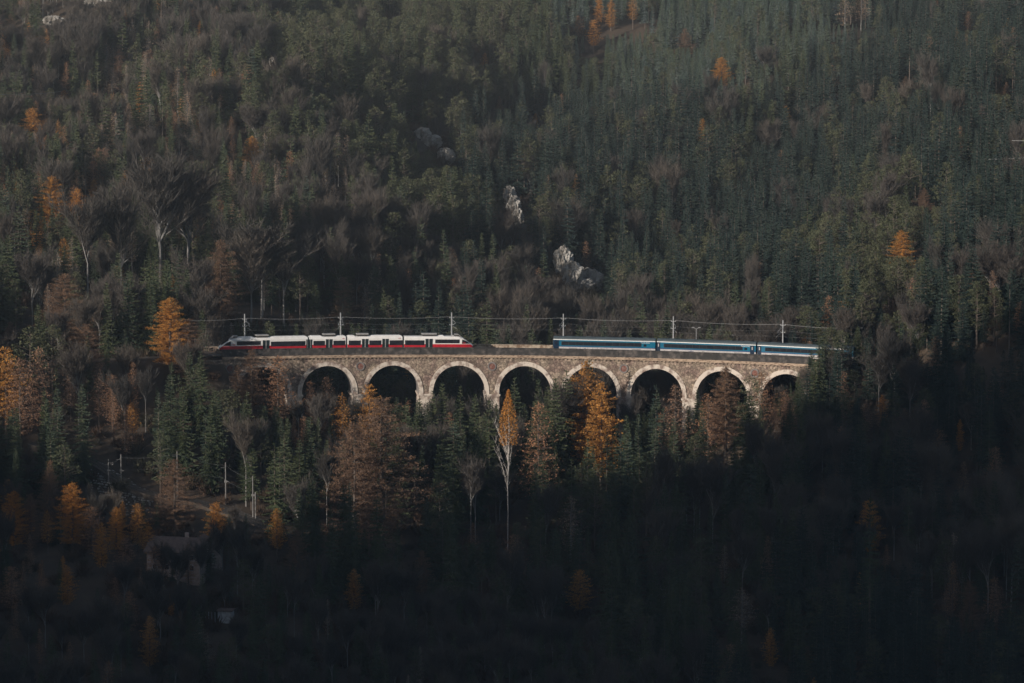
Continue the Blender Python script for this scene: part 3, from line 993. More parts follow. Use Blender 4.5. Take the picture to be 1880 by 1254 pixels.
def bare(seed, H=18.0, W=3.6, low=.40, dens=1.0, tw=.034):
    global RND
    RND = random.Random(seed)
    b = MB()
    def twig(p, d, ln, wd):
        side = d.cross(Vector((rr(-1, 1), rr(-1, 1), rr(-.3, .3))))
        if side.length < 1e-3: return
        side.normalize(); side *= wd
        bend = Vector((0, 0, ln * .12))
        b.tri(tuple(p - side), tuple(p + side), tuple(p + d * ln + bend))
    def grow(p, d, ln, r, lev):
        k = 3 if lev < 2 else 2
        q = p
        dd = d.copy()
        for i in range(k):
            dd = (dd + Vector((rr(-.16, .16), rr(-.16, .16), rr(.0, .16)))).normalized()
            e = q + dd * (ln / k)
            r2 = r * (1 - .28 * (i + 1) / k * 1.6)
            if lev < 3: b.bar(q, e, r, max(r2, .02), n=3, m=1 if lev < 2 else 0, cap=False)
            else: twig(q, dd, ln / k * 1.2, r)
            if lev < 3:
                nc = (3 if lev < 2 else 4)
                for c in range(nc):
                    ax = Vector((rr(-1, 1), rr(-1, 1), rr(-.2, .35)))
                    nd = (dd * rr(.9, 1.5) + ax * .75).normalized()
                    st = q.lerp(e, rr(.3, 1))
                    if lev < 2: grow(st, nd, ln * rr(.42, .6), r2 * .55, lev + 1)
                    else:
                        for _ in range(int(2 * dens + rr(0, 1))):
                            nd2 = (nd + Vector((rr(-.5, .5), rr(-.5, .5), rr(-.1, .6)))).normalized()
                            twig(st + nd * rr(0, ln * .35), nd2, ln * rr(.45, .95), tw)
            q = e; r = r2
    hz = H * low
    n0 = 6
    for i in range(n0):
        a = 6.283 * i / n0 + rr(-.4, .4)
        z = hz + (H * .35) * i / n0
        sp = rr(.30, .62) * W / 4.0
        d = Vector((math.cos(a) * sp, math.sin(a) * sp, 1)).normalized()
        grow(Vector((0, 0, z)), d, (H - z) * rr(.72, .86), .13, 0)
    grow(Vector((0, 0, H * (low + .25))), Vector((0, 0, 1)), H * (.62 - low), .12, 0)
    return b

def shrub(seed):
    global RND
    RND = random.Random(seed)
    b = MB()
    for i in range(150):
        a = rr(0, 6.283); sp = rr(.1, .9)
        d = Vector((math.cos(a) * sp, math.sin(a) * sp, 1)).normalized()
        p = Vector((rr(-.6, .6), rr(-.6, .6), 0)) + d * rr(0, 1.2)
        side = d.cross(Vector((rr(-1, 1), rr(-1, 1), .1))).normalized() * .05
        b.tri(tuple(p - side), tuple(p + side), tuple(p + d * rr(.8, 1.9)))
    for i in range(90):
        c = Vector((rr(-1.3, 1.3), rr(-1.3, 1.3), rr(.1, 1.5)))
        s_ = .2
        b.tri(*[tuple(c + Vector((rr(-s_, s_), rr(-s_, s_), rr(-s_, s_)))) for _ in range(3)])
    return b

LIB = {}
      # kind -> list of (trunk mesh, crown mesh, nominal height, nominal half width)
def add_kind(kind, builders, crown_m, twig_m, trunk_m, Hn, Wn, rt, th=.97):
    L = []
    for i, fb in enumerate(builders):
        c = fb.mesh(kind + '_crown', [crown_m, twig_m])
        t = trunk_mesh(kind + '_trunk', Hn * th, rt, trunk_m)
        L.append((t, c, Hn, Wn))
    LIB[kind] = L

sp = [spruce(11), spruce(12, R=3.5, whorl=.66), spruce(13, R=4.6, low=.04), spruce(14, R=3.9, low=.2, sparse=.86), spruce(15, R=3.0, low=.25), spruce(16, R=5.0, whorl=.95, sparse=.8), spruce(17, R=3.2, low=.4, sparse=.65)]
add_kind('spruce', sp, 'spruce', 'bark', 'bark', 22, 3.8, .26)
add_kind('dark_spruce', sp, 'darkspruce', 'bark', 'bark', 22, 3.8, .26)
add_kind('frosted_spruce', sp[:4], 'frost', 'bark', 'bark', 22, 3.8, .26)
pn_ = [pine(21), pine(22, R=4.3), pine(23, R=3.2, low=.3), pine(24, R=4.0, low=.45)]
add_kind('pine', pn_, 'pine', 'bark', 'bark', 19, 3.7, .24)
la = [larch(31), larch(32, R=3.2, low=.15), larch(33, R=4.2, low=.28, shape=.42), larch(34, R=3.5, low=.3, n_tuft=28)]
add_kind('orange_larch', la, 'larch_orange', 'bark', 'bark', 20, 3.6, .2)
la2 = [larch(41, n_tuft=30, R=3.9), larch(42, n_tuft=24, R=3.4), larch(43, R=4.5, n_tuft=36, shape=.42)]
add_kind('brown_larch', la2, 'larch_brown', 'bark', 'bark', 20, 3.8, .2)
add_kind('wide_larch', [larch(44, R=5.8, n_tuft=330, shape=.6, low=.10, ts=.40), larch(45, R=5.0, n_tuft=300, shape=.6, low=.12, ts=.42)], 'larch_dusky', 'bark', 'bark', 20, 5.8, .3)
add_kind('wide_orange', [larch(46, R=5.0, n_tuft=260, shape=.55, low=.15, ts=.5)], 'larch_orange', 'bark', 'bark', 20, 5.2, .3)
la3 = [larch(51, n_tuft=18, R=3.4), larch(52, n_tuft=20, R=3.9, low=.3)]
add_kind('pale_larch', la3, 'larch_pale', 'bark_pale', 'bark_pale', 20, 3.5, .2)
ba = [bare(61), bare(62, W=4.4), bare(63, W=2.4, low=.52), bare(64, W=5.0, low=.25), bare(65, W=3.0, low=.45), bare(66, W=2.2, low=.35, dens=.7)]
add_kind('bare_tree', ba, 'twig', 'bark_pale', 'bark_pale', 18, 3.4, .17, th=.8)

NAMES = {'wide_larch': 'brown_larch_tree', 'wide_orange': 'orange_larch_tree', 'dark_spruce': 'dark_spruce_tree', 'spruce': 'spruce_tree', 'frosted_spruce': 'frosted_spruce_tree', 'pine': 'pine_tree', 'orange_larch': 'orange_larch_tree',
         'brown_larch': 'brown_larch_tree', 'pale_larch': 'pale_larch_tree', 'bare_tree': 'bare_tree'}
CAT = {'wide_larch': 'larch', 'wide_orange': 'larch', 'dark_spruce': 'spruce', 'spruce': 'spruce', 'frosted_spruce': 'spruce', 'pine': 'pine', 'orange_larch': 'larch', 'brown_larch': 'larch', 'pale_larch': 'larch', 'bare_tree': 'bare tree'}

def place_tree(kind, var, x, y, z, h, wf, rot, label, group=None):
    t, c, Hn, Wn = LIB[kind][var % len(LIB[kind])]
    e = thing(NAMES[kind], label, CAT[kind], (x, y, z), rot, group)
    sz = h / Hn
    e.scale = (sz * wf, sz * wf, sz)
    link('trunk', t, e); link('crown', c, e)
    return e

# ------------------------------------------------------------------ trees one can single out
RND = random.Random(5)
O, Bn, Pl, Sp, Pi, Br, Fr = 'orange_larch', 'brown_larch', 'pale_larch', 'spruce', 'pine', 'bare_tree', 'frosted_spruce'
# (px, py of the tip, height m or None, plan y or None, kind, width factor, label)
FEAT = [
 (60, 197, 17, None, O, 1.3, 'ragged orange larch high on the slope just under the upper power line'),
 (118, 165, 9, None, O, 1.1, 'small pale orange larch at the end of the power line wires'),
 (95, 322, 19, None, O, 1.2, 'tall orange larch in two tiers above the bare grey trunks'),
 (142, 345, 17, None, O, 1.0, 'brownish orange larch beside the two tiered one, on a thin stem'),
 (173, 328, 9, None, O, 1.0, 'short rounded orange larch above the tall leafless trees'),
 (270, 288, 14, None, O, 1.2, 'faded orange larch top over a fan shaped leafless tree'),
 (463, 250, 17, None, O, 1.1, 'slim orange larch in the hazy wood over the train\'s cab end'),
 (425, 215, 7, None, Bn, 1.1, 'tiny pinkish larch higher up the hazy slope than the slim orange one'),
 (355, 238, 13, None, Pl, 1.1, 'straw coloured larch on the hazy slope, pale as dry grass'),
 (275, 190, 15, None, Pl, 1.1, 'pale beige larch with a slanting crown on the hazy slope'),
 (205, 125, 11, None, Pl, 1.1, 'greyish beige larch near the pale rock at the picture\'s top'),
 (20, 25, 12, None, Bn, 1.2, 'rusty larch in the top corner above the power line'),
 (118, 503, 22, None, Bn, 1.5, 'broad pinkish brown larch at the foot of the bare grey trunks'),
 (160, 600, 15, None, Bn, 1.5, 'lower brown larch just down from the broad pinkish brown one'),
 (312, 548, 20, None, O, 1.35, 'vivid orange larch beyond the end of the railing'),
 (345, 590, 17, None, Bn, 1.5, 'faded brown larch shading into the vivid orange one beside it'),
 (630, 507, 17, None, Bn, 1.2, 'dark rust larch rising behind the second mast'),
 (405, 440, 24, None, Bn, 1.2, 'tall dull brown larch behind the red train\'s cab'),
 (1258, 52, 13, None, Bn, 1.3, 'pale rust larch on a long bare stem up on the mountain'),
 (1325, 105, 12, None, O, 1.5, 'brightest orange larch of the mountainside, open and lopsided'),
 (890, 97, 7, None, O, 1.0, 'small orange larch among olive pines on the bright shoulder'),
 (917, 175, 8, None, Bn, 1.0, 'small dull pink larch below the pines of the shoulder'),
 (983, 208, 6, None, O, 1.0, 'tiny egg shaped orange larch above the middle rock'),
 (710, 15, 6, None, Bn, 1.0, 'tiny faded larch near the top edge among pines'),
 (613, 340, 10, None, Pl, 1.2, 'pale larch beside the round grey leafless wood'),
 (1100, -5, 11, None, O, .9, 'first of the thin orange larches in the frosty spruces at the top edge'),
 (1122, 0, 12, None, O, .9, 'second of the thin orange larches at the top edge'),
 (1162, -8, 13, None, O, .9, 'third of the thin orange larches at the top edge, palest'),
 (1062, 28, 10, None, Bn, .8, 'narrow orange brown larch below the top edge row'),
 (1090, 38, 13, None, O, .8, 'slender orange larch with brown foot below the top edge row'),
 (1552, -10, 14, None, Pl, 1.3, 'sunlit pale larch with white stem at the top edge'),
 (1582, -14, 14, None, Pl, 1.3, 'sunlit pinkish larch next to the white stemmed one'),
 (1778, 20, 9, None, Bn, .9, 'dull rust larch in the blue dark spruces of the upper corner'),
 (1655, 422, 15, None, O, 1.2, 'rust coloured larch standing out from the dark shoulder of spruces'),
 (1697, 345, 10, None, Bn, 1.1, 'faded brown larch high on the dark shoulder'),
 (1663, 140, 7, None, Bn, 1.0, 'small brown larch in the gully above the dark shoulder'),
 (1848, 150, 7, None, Bn, 1.0, 'small brown larch by the picture edge above the dark shoulder'),
 (1641, 543, 9, None, Bn, 1.3, 'yellowish brown larch on the dark shoulder\'s lower flank'),
 (1483, 606, 8, None, O, 1.1, 'round orange larch over the roof of the last blue coach'),
 (1415, 612, 7, None, Bn, 1.2, 'low rust bush of a larch beside the last mast'),
 (1460, 616, 7, None, Bn, 1.2, 'low brown larch between the last mast and the round orange one'),
 (1620, 727, 8, None, O, 1.2, 'lone round orange larch in the black wood beyond the viaduct end'),
 (1590, 742, 9, None, Bn, 1.2, 'dim brown larch beside the lone round orange one'),
 (988, 738, None, -45, Bn, 1.0, 'rusty pointed larch beside the white stemmed birch'),
 (1076, 662, None, -22, O, 1.15, 'big glowing orange larch hiding a pier of the viaduct'),
 (1104, 702, None, -30, O, 1.15, 'orange brown larch leaning out from the big glowing one'),
 (1333, 672, None, -26, Bn, 1.5, 'wide orange brown larch in front of the eighth arch'),
 (1300, 722, None, -32, Bn, 1.2, 'lower half lit brown larch nestled by the wide one'),
 (1398, 682, None, -24, Bn, 1.1, 'brown larch before the last visible pier'),
 (1440, 715, None, -32, Bn, 1.2, 'dim brown larch beneath the last arch'),
 (1240, 705, None, -26, Bn, 1.1, 'soft pink brown larch inside the seventh arch'),
 (932, 716, None, -40, O, .9, 'luminous orange crown above the white birch stem'),
 (570, 698, None, -22, Bn, .9, 'slim rust larch inside the second arch'),
 (600, 690, None, -18, Bn, 1.0, 'thin brown larch standing in the second arch'),
 (512, 708, None, -26, Bn, .9, 'small rust larch beneath the first hidden arch'),
 (628, 720, None, -30, O, .9, 'faded orange larch under the first clear pier'),
 (678, 706, None, -26, O, .8, 'red tinged larch in the third arch'),
 (462, 640, None, -24, Bn, 1.3, 'feathery brown larch overlapping the train\'s red side'),
 (510, 652, None, -28, Bn, 1.1, 'feathery rust larch just below the parapet'),
 (435, 668, None, -26, Bn, 1.4, 'greyish brown larch under the railcar\'s nose'),
 (700, 728, None, -70, Bn, 1.75, 'huge billowing brown larch filling the gap under the third arch'),
 (650, 775, None, -78, Bn, 1.4, 'brown larch leaning on the huge billowing one'),
 (320, 843, 19, None, Bn, 1.7, 'tall brown larch standing before the lower railway line'),
 (132, 885, 17, None, O, 1.5, 'broad rusty larch below the stony bank'),
 (90, 858, 15, None, Bn, 1.4, 'greyish brown larch behind the broad rusty one'),
 (25, 900, 15, None, O, 1.6, 'broad rusty larch cut by the picture edge'),
 (87, 937, 11, None, O, 1.0, 'amber larch standing low between two broad rusty ones'),
 (213, 930, 12, None, O, 1.3, 'thin straw brown larch below the stones'),
 (252, 925, 12, None, O, 1.2, 'amber larch over the farmhouse gable'),
 (272, 968, 9, None, O, 1.0, 'small amber larch leaning on the farmhouse'),
 (284, 1004, 13, None, Bn, 1.0, 'dusky larch against the farmhouse gable end'),
 (325, 1022, 12, None, Br, 1.0, 'second thin leafless tree before the farmhouse'),
 (368, 1008, 13, None, Br, 1.1, 'leafless tree between farmhouse and outbuilding'),
 (300, 1012, 11, None, Br, 1.0, 'thin leafless tree before the farmhouse wall'),
 (186, 960, 12, None, O, 1.1, 'amber brown larch uphill of the farmhouse, beneath the stones'),
 (168, 930, 13, None, Bn, 1.2, 'soft brown larch between the broad rusty one and the stones'),
 (55, 905, 14, None, Bn, 1.3, 'soft brown larch next to the broad rusty edge larch'),
 (230, 985, 11, None, Bn, 1.2, 'low brown larch at the farmhouse\'s uphill corner'),
 (345, 1000, 12, None, Bn, 1.2, 'dusky larch hiding the farmhouse corner'),
 (397, 922, 13, None, O, 1.5, 'brilliant orange larch beneath the lower line\'s masts'),
 (508, 935, 12, None, O, 1.1, 'amber pointed larch past the end of the lower line'),
 (545, 973, 14, None, Bn, 1.5, 'dusky brown larch past the amber pointed one'),
 (123, 1040, 11, None, O, 1.1, 'orange pointed larch alone in the dark thicket'),
 (274, 1130, 14, None, O, .9, 'flame shaped orange larch low in the black wood'),
 (128, 1180, 9, None, Bn, .8, 'barely lit thin larch at the picture\'s foot'),
 (20, 1040, 12, None, Bn, 1.2, 'dusky red larch in the dark corner'),
 (650, 1045, 11, None, O, 1.2, 'ember coloured larch in the dark leafless thicket'),
 (1065, 1047, 13, None, O, 1.2, 'ember coloured pointed larch in the black lower wood'),
 (942, 980, 12, None, Bn, 1.2, 'dim brown larch above the black lower wood'),
 (868, 960, 9, None, Bn, .9, 'faint rust larch beside the dim brown one'),
 (775, 1010, 12, None, Bn, 1.5, 'dim reddish round topped larch in the thicket'),
 (1048, 910, 17, None, Pl, 1.3, 'grey veiled conifer ghostly in the black wood'),
 (1597, 915, 15, None, O, 1.3, 'glowing orange larch with a spruce before it'),
 (1512, 890, 8, None, Bn, 1.0, 'faint rust larch uphill of the glowing one'),
 (1628, 1000, 8, None, Bn, .9, 'faint larch just beneath the glowing one'),
 (1780, 1065, 13, None, Bn, 1.3, 'dim rust larch, first of the low trio'),
 (1826, 1060, 13, None, Bn, 1.2, 'dim orange larch, brightest of the low trio'),
 (1737, 1085, 10, None, Bn, 1.1, 'dim smallest larch of the low trio'),
 (1828, 820, 15, None, Bn, 1.2, 'lanky brown larch with gaps near the picture edge'),
 (1770, 848, 11, None, Bn, 1.0, 'lower brown larch beside the lanky gappy one'),
 (1722, 788, 11, None, Bn, 1.2, 'greyed brown larch uphill of the lanky one'),
 (1660, 750, 9, None, Bn, 1.3, 'greyed pinkish larch next to the lone round orange one'),
 (1415, 1155, 11, None, O, .9, 'almost black orange larch at the foot of the picture'),
 (1362, 1080, 14, None, Pl, 1.2, 'ghost grey larch in the blackest wood'),
 (1330, 1000, 10, None, Pl, 1.0, 'faint ghost grey larch uphill in the blackest wood'),
 (10, 640, 24, None, O, 1.1, 'tall orange larch cut by the picture edge beside the train\'s level'),
 (70, 640, 25, None, Bn, 1.0, 'lanky brown larch on bare stem beside the edge one'),
 (35, 660, 24, None, Bn, 1.0, 'lanky rust larch with a long bare stem'),
 (18, 590, 9, None, Bn, 1.3, 'low orange brown larch above the dark pines at the edge'),
 # conifers and leafless trees that stand out
 (95, 612, 19, None, Pi, 1.1, 'black green pine with bushy top before the brown larches'),
 (55, 600, 19, None, Pi, 1.2, 'dense dark pine near the picture edge at train height'),
 (315, 665, 17, None, Sp, 1.0, 'dark spruce spire down from the vivid orange larch'),
 (195, 640, 18, None, Sp, 1.0, 'dark spruce beside the brown larches, straight and slim'),
 (160, 622, 16, None, Sp, .8, 'thin dark spruce spire before the brown larches'),
 (578, 515, 18, None, Sp, 1.3, 'pale green spruce with wide skirts behind the train'),
 (945, 690, None, -20, Sp, .8, 'dark spruce inside the fifth arch beside the glowing crown'),
 (988, 692, None, -20, Sp, .9, 'dark spruce inside the fifth arch nearer the big larch'),
 (1006, 706, None, -26, Sp, .9, 'mossy green spruce at the foot of the fifth arch'),
 (1040, 676, None, -24, Sp, .9, 'near black spruce before the pier beside the glowing larch'),
 (1020, 690, None, -30, Sp, .8, 'green spruce a step before the near black one'),
 (1082, 655, None, -16, Sp, .6, 'thin dark spire pushing up behind the glowing larch'),
 (770, 728, None, -30, Sp, .8, 'sun touched spruce at the fourth arch\'s first pier'),
 (745, 728, None, -34, Sp, .8, 'yellow touched spruce tip in the third arch'),
 (812, 700, None, -26, Sp, .9, 'feathery green spruce in the fourth arch, taller of two'),
 (845, 706, None, -24, Sp, .7, 'thin sunlit spruce in the fourth arch'),
 (872, 720, None, -30, Sp, .8, 'sun flecked spruce against the pier of the fourth arch'),
 (898, 730, None, -34, Sp, .9, 'bushy spruce hiding the pier before the fifth arch'),
 (795, 712, None, -28, Sp, .8, 'shorter green spruce in the fourth arch'),
 (655, 736, None, -20, Sp, .9, 'dark spruce covering the foot of the first clear pier'),
 (636, 744, None, -26, Sp, .9, 'short dark spruce beside the faded orange larch'),
 (785, 736, None, -18, Sp, .9, 'green spruce covering the foot of the pier between third and fourth arch'),
 (912, 738, None, -20, Sp, .9, 'mottled spruce under the fourth arch\'s far pier'),
 (1024, 722, None, -16, Sp, .9, 'deep green spruce hugging the pier beside the sixth arch'),
 (1262, 742, None, -22, Sp, .9, 'black spruce under the eighth arch\'s near pier'),
 (1288, 734, None, -24, Sp, .9, 'second black spruce under the eighth arch\'s near pier'),
 (1400, 742, None, -18, Sp, .9, 'black spruce at the foot of the last visible pier'),
 (535, 732, None, -20, Sp, .9, 'dark spruce at the foot of the half hidden pier'),
 (548, 745, None, -28, Br, .9, 'brown leafless tree before the second arch'),
 (585, 738, None, -30, Br, 1.1, 'brown leafless tree in the middle of the second arch'),
 (1218, 745, None, -30, Sp, .8, 'slim black spruce in the seventh arch beside the pink brown larch'),
 (1172, 755, None, -36, Sp, .8, 'dark spruce tip just past the capped pier'),
 (1150, 758, None, -40, Sp, .8, 'dark spruce just under the capped pier'),
 (1205, 702, None, -26, Sp, .9, 'black green spruce standing in the seventh arch'),
 (1280, 712, None, -20, Sp, .8, 'small fresh green spruce before the pier of the eighth arch'),
 (1380, 690, None, -36, Pi, .9, 'dark pine tip over the wide black spruce'),
 (1375, 722, None, -44, Sp, 1.5, 'wide black spruce before the last arches'),
 (1450, 735, None, -44, Sp, 1.1, 'black spruce under the viaduct\'s last arch'),
 (1490, 640, 23, -26, Sp, 1.2, 'first dark spruce at the viaduct\'s end, its tip level with the coaches'),
 (1472, 694, 20, -30, Sp, 1.2, 'low dark spruce under the viaduct\'s end'),
 (1515, 600, 23, -20, Sp, 1.25, 'broad dark spruce beyond the last coach'),
 (1545, 606, 22, -26, Pi, 1.2, 'dark pine a little beyond the broad spruce at the last coach'),
 (1575, 596, 22, -20, Sp, 1.2, 'dark spruce midway between the last coach and the drooping leafless tree'),
 (1495, 655, 20, None, Sp, 1.0, 'dark spruce swallowing the viaduct\'s end'),
 (1505, 612, 23, -28, Sp, .95, 'dark spruce that hides the last blue coach'),
 (1528, 600, 24, -24, Pi, 1.1, 'dark bushy pine behind the tree hiding the last coach'),
 (1550, 580, 24, -14, Br, 1.0, 'grey leafless tree over the dark trees at the viaduct end'),
 (1620, 605, 22, -12, Br, .9, 'pale grey leafless tree drooping on the dark slope'),
 (1598, 905, 12, -150, Sp, .7, 'small black spruce set against the glowing orange larch'),
 (220, 375, 30, None, Br, .8, 'very tall pale stemmed leafless tree in the dark wood'),
 (292, 320, 32, None, Br, 1.0, 'tallest grey leafless tree, fan shaped with a pale stem'),
 (345, 330, 30, None, Br, 1.0, 'grey leafless tree next to the tallest one'),
 (160, 392, 28, None, Br, .8, 'lean grey leafless tree below the orange pair'),
 (480, 432, 25, None, Br, 1.3, 'broad leafless tree fanning out behind the red train\'s front car'),
 (460, 450, 23, None, Br, 1.0, 'leafless tree with pale forked stems behind the first mast'),
 (520, 470, 22, None, Br, 1.0, 'slighter leafless tree beside the broad fanning one'),
 (58, 482, 18, None, Br, 1.0, 'white stemmed leafless tree at the wood\'s edge by the corner'),
 (1595, 165, 12, None, Br, 1.1, 'mauve leafless tree spreading in the dark gully of spruces'),
 (1405, 95, 12, None, Br, 1.3, 'mauve leafless tree beside the brightest larch'),
 (1412, 232, 14, None, Br, .9, 'grey leafless tree alone on the spruce slope'),
 (1378, 490, 16, None, Br, .5, 'thin white stemmed leafless tree behind the last blue coaches'),
 (1385, 500, 15, None, Br, .5, 'twin of the thin white stemmed tree, a little shorter'),
]
placed = []      # px, py, half width px, y1 px, depth
feat_pts = []
for (px, py, h, y, kind, wf, lab) in FEAT:
    if h is None or y is not None:
        x, _, zt = ray_at(px, py, y)
        z = ground(x, y)
        h = zt - z
        if h < 5: h = 5
    else:
        x, y, z = find_top(px, py, h)
        s_, o_ = line_so(x, y)
        if abs(o_) < 8.0 and abs(s_) < 200:
            y -= (o_ + 9.0)
            x, _, zt = ray_at(px, py, y)
            z = ground(x, y); h = max(zt - z, 6)
    var = RND.randrange(8)
    if kind in (O, Bn, Pl): wf *= 1.32 if py > 620 else 1.7
    if kind == Bn and wf > 1.6: kind = 'wide_larch'; wf /= 1.5
    if kind == O and wf > 1.6: kind = 'wide_orange'; wf /= 1.45
    if kind == Br and h > 21: var = (2, 5)[var % 2]; wf *= 1.5
    Wn = LIB[kind][0][3] * h / LIB[kind][0][2] * wf
    D = y - CAM.y
    k = FPX / D
    if kind == O and 'luminous' in lab:
        continue
    e = place_tree(kind, var, x, y, z - .2, h, wf, RND.uniform(0, 6.28), lab, None)
    vis = min(h, 14) * k * (1.0 if kind == O else .7 if kind in (Bn, Pl) and py < 620 else .5 if kind != Br else .3)
    if kind in (Sp, Pi): vis *= .35
    elif 480 < px < 1480 and 640 < py < 760: vis *= .8
    placed.append((px, py, Wn * k * .8, py + vis, D))
    feat_pts.append((x, y, Wn))

# the birch: white stem with orange crown
px, py = 932, 716
y = -62.0
x, _, zt = ray_at(px, py, y)
zg = ground(x, y)
hb = zt - zg
bt = thing('birch_tree', 'tall birch with a long white forked stem under a luminous orange crown', 'birch', (x, y, zg), .4)
b = MB()
pts = [Vector((0, 0, 0)), Vector((.1, 0, hb * .25)), Vector((.0, 0, hb * .42)), Vector((.35, 0, hb * .6)), Vector((.25, 0, hb * .8)), Vector((.1, 0, hb * .95))]
for i in range(5): b.bar(pts[i], pts[i + 1], .135 - .022 * i, .135 - .022 * (i + 1), n=7, cap=False)
link('trunk', b.mesh('trunk', 'birch'), bt)
RND = random.Random(99)
for i in range(9):
    b = MB()
    z0 = hb * rr(.35, .62)
    a = rr(0, 6.28)
    p = Vector((.15, 0, z0)); d = Vector((math.cos(a) * .35, math.sin(a) * .35, 1)).normalized()
    r = .055
    for k in range(5):
        q = p + d * hb * .055
        b.bar(p, q, r, r * .75, n=3, cap=False)
        for c in range(3):
            d2 = (d + Vector((rr(-.8, .8), rr(-.8, .8), rr(-.1, .3)))).normalized()
            b.bar(p, p + d2 * rr(1, 2.4), .022, .010, n=3, cap=False)
        p = q; d = (d + Vector((math.cos(a) * .08, math.sin(a) * .08, .1))).normalized(); r *= .75
    link('limb', b.mesh('limb', 'birch'), bt)
b = MB()
for i in range(2600):
    t = rr(0, 1)
    z = hb * (.66 + .34 * t)
    r = 2.5 * math.sin(math.pi * min(1, (1 - t) * .62 + .02)) * rr(.1, 1) ** .5
    a = rr(0, 6.28)
    c = Vector((r * math.cos(a) + .2, r * math.sin(a), z))
    s_ = .22
    b.tri(*[tuple(c + Vector((rr(-s_, s_), rr(-s_, s_), rr(-s_, s_) * 1.3))) for _ in range(3)])
link('crown', b.mesh('crown', 'larch_orange'), bt)
placed.append((932, 716, 24, 955, y - CAM.y))
feat_pts.append((x, y, 2.5))

# ------------------------------------------------------------------ pale rocks
def crag(seed, sx, sy, sz):
    b = MB()
    nu, nv = 84, 56
    for j in range(nv + 1):
        ph = math.pi * j / nv - math.pi / 2
        for i in range(nu):
            th = 2 * math.pi * i / nu
            c = math.cos(ph)
            d = Vector((c * math.cos(th), c * math.sin(th), math.sin(ph)))
            q = Vector((d.x * 2.2, d.y * 2.2, d.z * 1.1)) + Vector((seed * 3.7, seed, 0))
            f = 1 + .42 * mnoise.noise(q) + .25 * mnoise.noise(q * 2.3) + .26 * (abs(mnoise.noise(q * 4.3)) - .25) + .18 * (abs(mnoise.noise(q * 9.7)) - .25) - .17 * abs(mnoise.noise(Vector((d.x * 8, d.y * 8, d.z * 1.6)) + Vector((seed, 0, 0))))
            sq = lambda v: math.copysign(abs(v) ** .88, v)
            b.v.append((sq(d.x) * f * sx, sq(d.y) * f * sy, sq(d.z) * (1 + .22 * mnoise.noise(q * 1.7)) * sz * (.82 + .18 * f)))
    for j in range(nv):
        for i in range(nu):
            b.f.append((j * nu + i, j * nu + (i + 1) % nu, (j + 1) * nu + (i + 1) % nu, (j + 1) * nu + i)); b.m.append(0)
    return b

rocks = [
 (1060, 'jagged pale limestone cliff low on the mountain over the gap between trains', 'rock', [(1034, 484, 17, 30), (1050, 505, 20, 24), (1082, 514, 24, 20), (1066, 524, 26, 12)]),
 (945, 'narrow pale rock face in the spruces, middle one of the three', 'rock', [(936, 360, 11, 18), (944, 380, 12, 18), (951, 402, 11, 16)]),
 (800, 'pale rock outcrop stepping down the bright shoulder, topmost of the three', 'rock', [(776, 246, 14, 11), (793, 260, 17, 12), (818, 288, 16, 15)]),
 (100, 'faint pale rock in the haze of the upper corner', 'rock', [(100, 40, 18, 10)]),
 (500, 'thin pale rock rib in the haze above the slim orange larch', 'rock', [(500, 116, 5, 11)]),
 (176, 'faint pale rock at the top edge of the hazy wood', 'rock', [(180, 4, 22, 7)]),
]
rock_pts = []
for k, (_, lab, cat, blocks) in enumerate(rocks):
    bx = blocks[0]
    x0, y0, z0 = find_top(bx[0], bx[1], 3.0, y0=30)
    e = thing('rock_outcrop', lab, cat, (x0, y0, z0))
    for q, (px, py, hw, hh) in enumerate(blocks):
        x, y, z = find_top(px, py + hh, 0.0, y0=30)
        kk = FPX / (y - CAM.y)
        sx, sz = hw / kk, hh / kk
        cr = link('crag', crag(k * 3 + q + 1, sx, max(sx * .7, 2.5), sz * 1.1).mesh('crag', 'rock'), e, (x - x0, y - y0, z - z0 + sz * .9))
        placed.append((px, py - hh, hw, py + hh * .92, y - CAM.y))
        rock_pts.append((x, y, sx))
        feat_pts.append((x, y, sx * .8))

# ------------------------------------------------------------------ lower railway line, masts, stony bank
low_px = [(60, 818), (165, 846), (210, 872), (250, 900), (300, 915), (360, 922), (410, 938), (465, 958), (560, 1000)]
low = [find_top(px, py, 0.0) for px, py in low_px]
low = [Vector(p) for p in low]
def cr_pts(P, n=6):
    out = []
    for i in range(len(P) - 1):
        p0, p1, p2, p3 = P[max(i - 1, 0)], P[i], P[i + 1], P[min(i + 2, len(P) - 1)]
        for k in range(n):
            t = k / n
            out.append(.5 * ((2 * p1) + (p2 - p0) * t + (2 * p0 - 5 * p1 + 4 * p2 - p3) * t * t + (3 * p1 - p0 - 3 * p2 + p3) * t ** 3))
    out.append(P[-1])
    return out
lp = cr_pts(low)
def ribbon(P, a, c, za, zb, m, name):
    rings = []
    for i, p in enumerate(P):
        d = (P[min(i + 1, len(P) - 1)] - P[max(i - 1, 0)]); d.z = 0; d.normalize()
        nrm = Vector((-d.y, d.x, 0))
        rings.append([tuple(p + nrm * a + Vector((0, 0, za))), tuple(p + nrm * c + Vector((0, 0, za))), tuple(p + nrm * c + Vector((0, 0, zb))), tuple(p + nrm * a + Vector((0, 0, zb)))])
    b = MB(); b.loft(rings)
    return b.mesh(name, m)
tag(link('lower_track_bed', ribbon(lp, -3.2, 3.2, -2.5, .35, 'bank', 'lower_track_bed')), 'ballast bank of the lower railway line', kind='structure')
lt = bpy.data.objects.new('lower_railway_track', None); COL.objects.link(lt); tag(lt, 'lower railway track curving below the stony bank', kind='structure')
for a in (-2.1, -.7, .9, 2.3):
    link('rail', ribbon(lp, a - .05, a + .05, .35, .45, 'dark', 'rail'), lt)
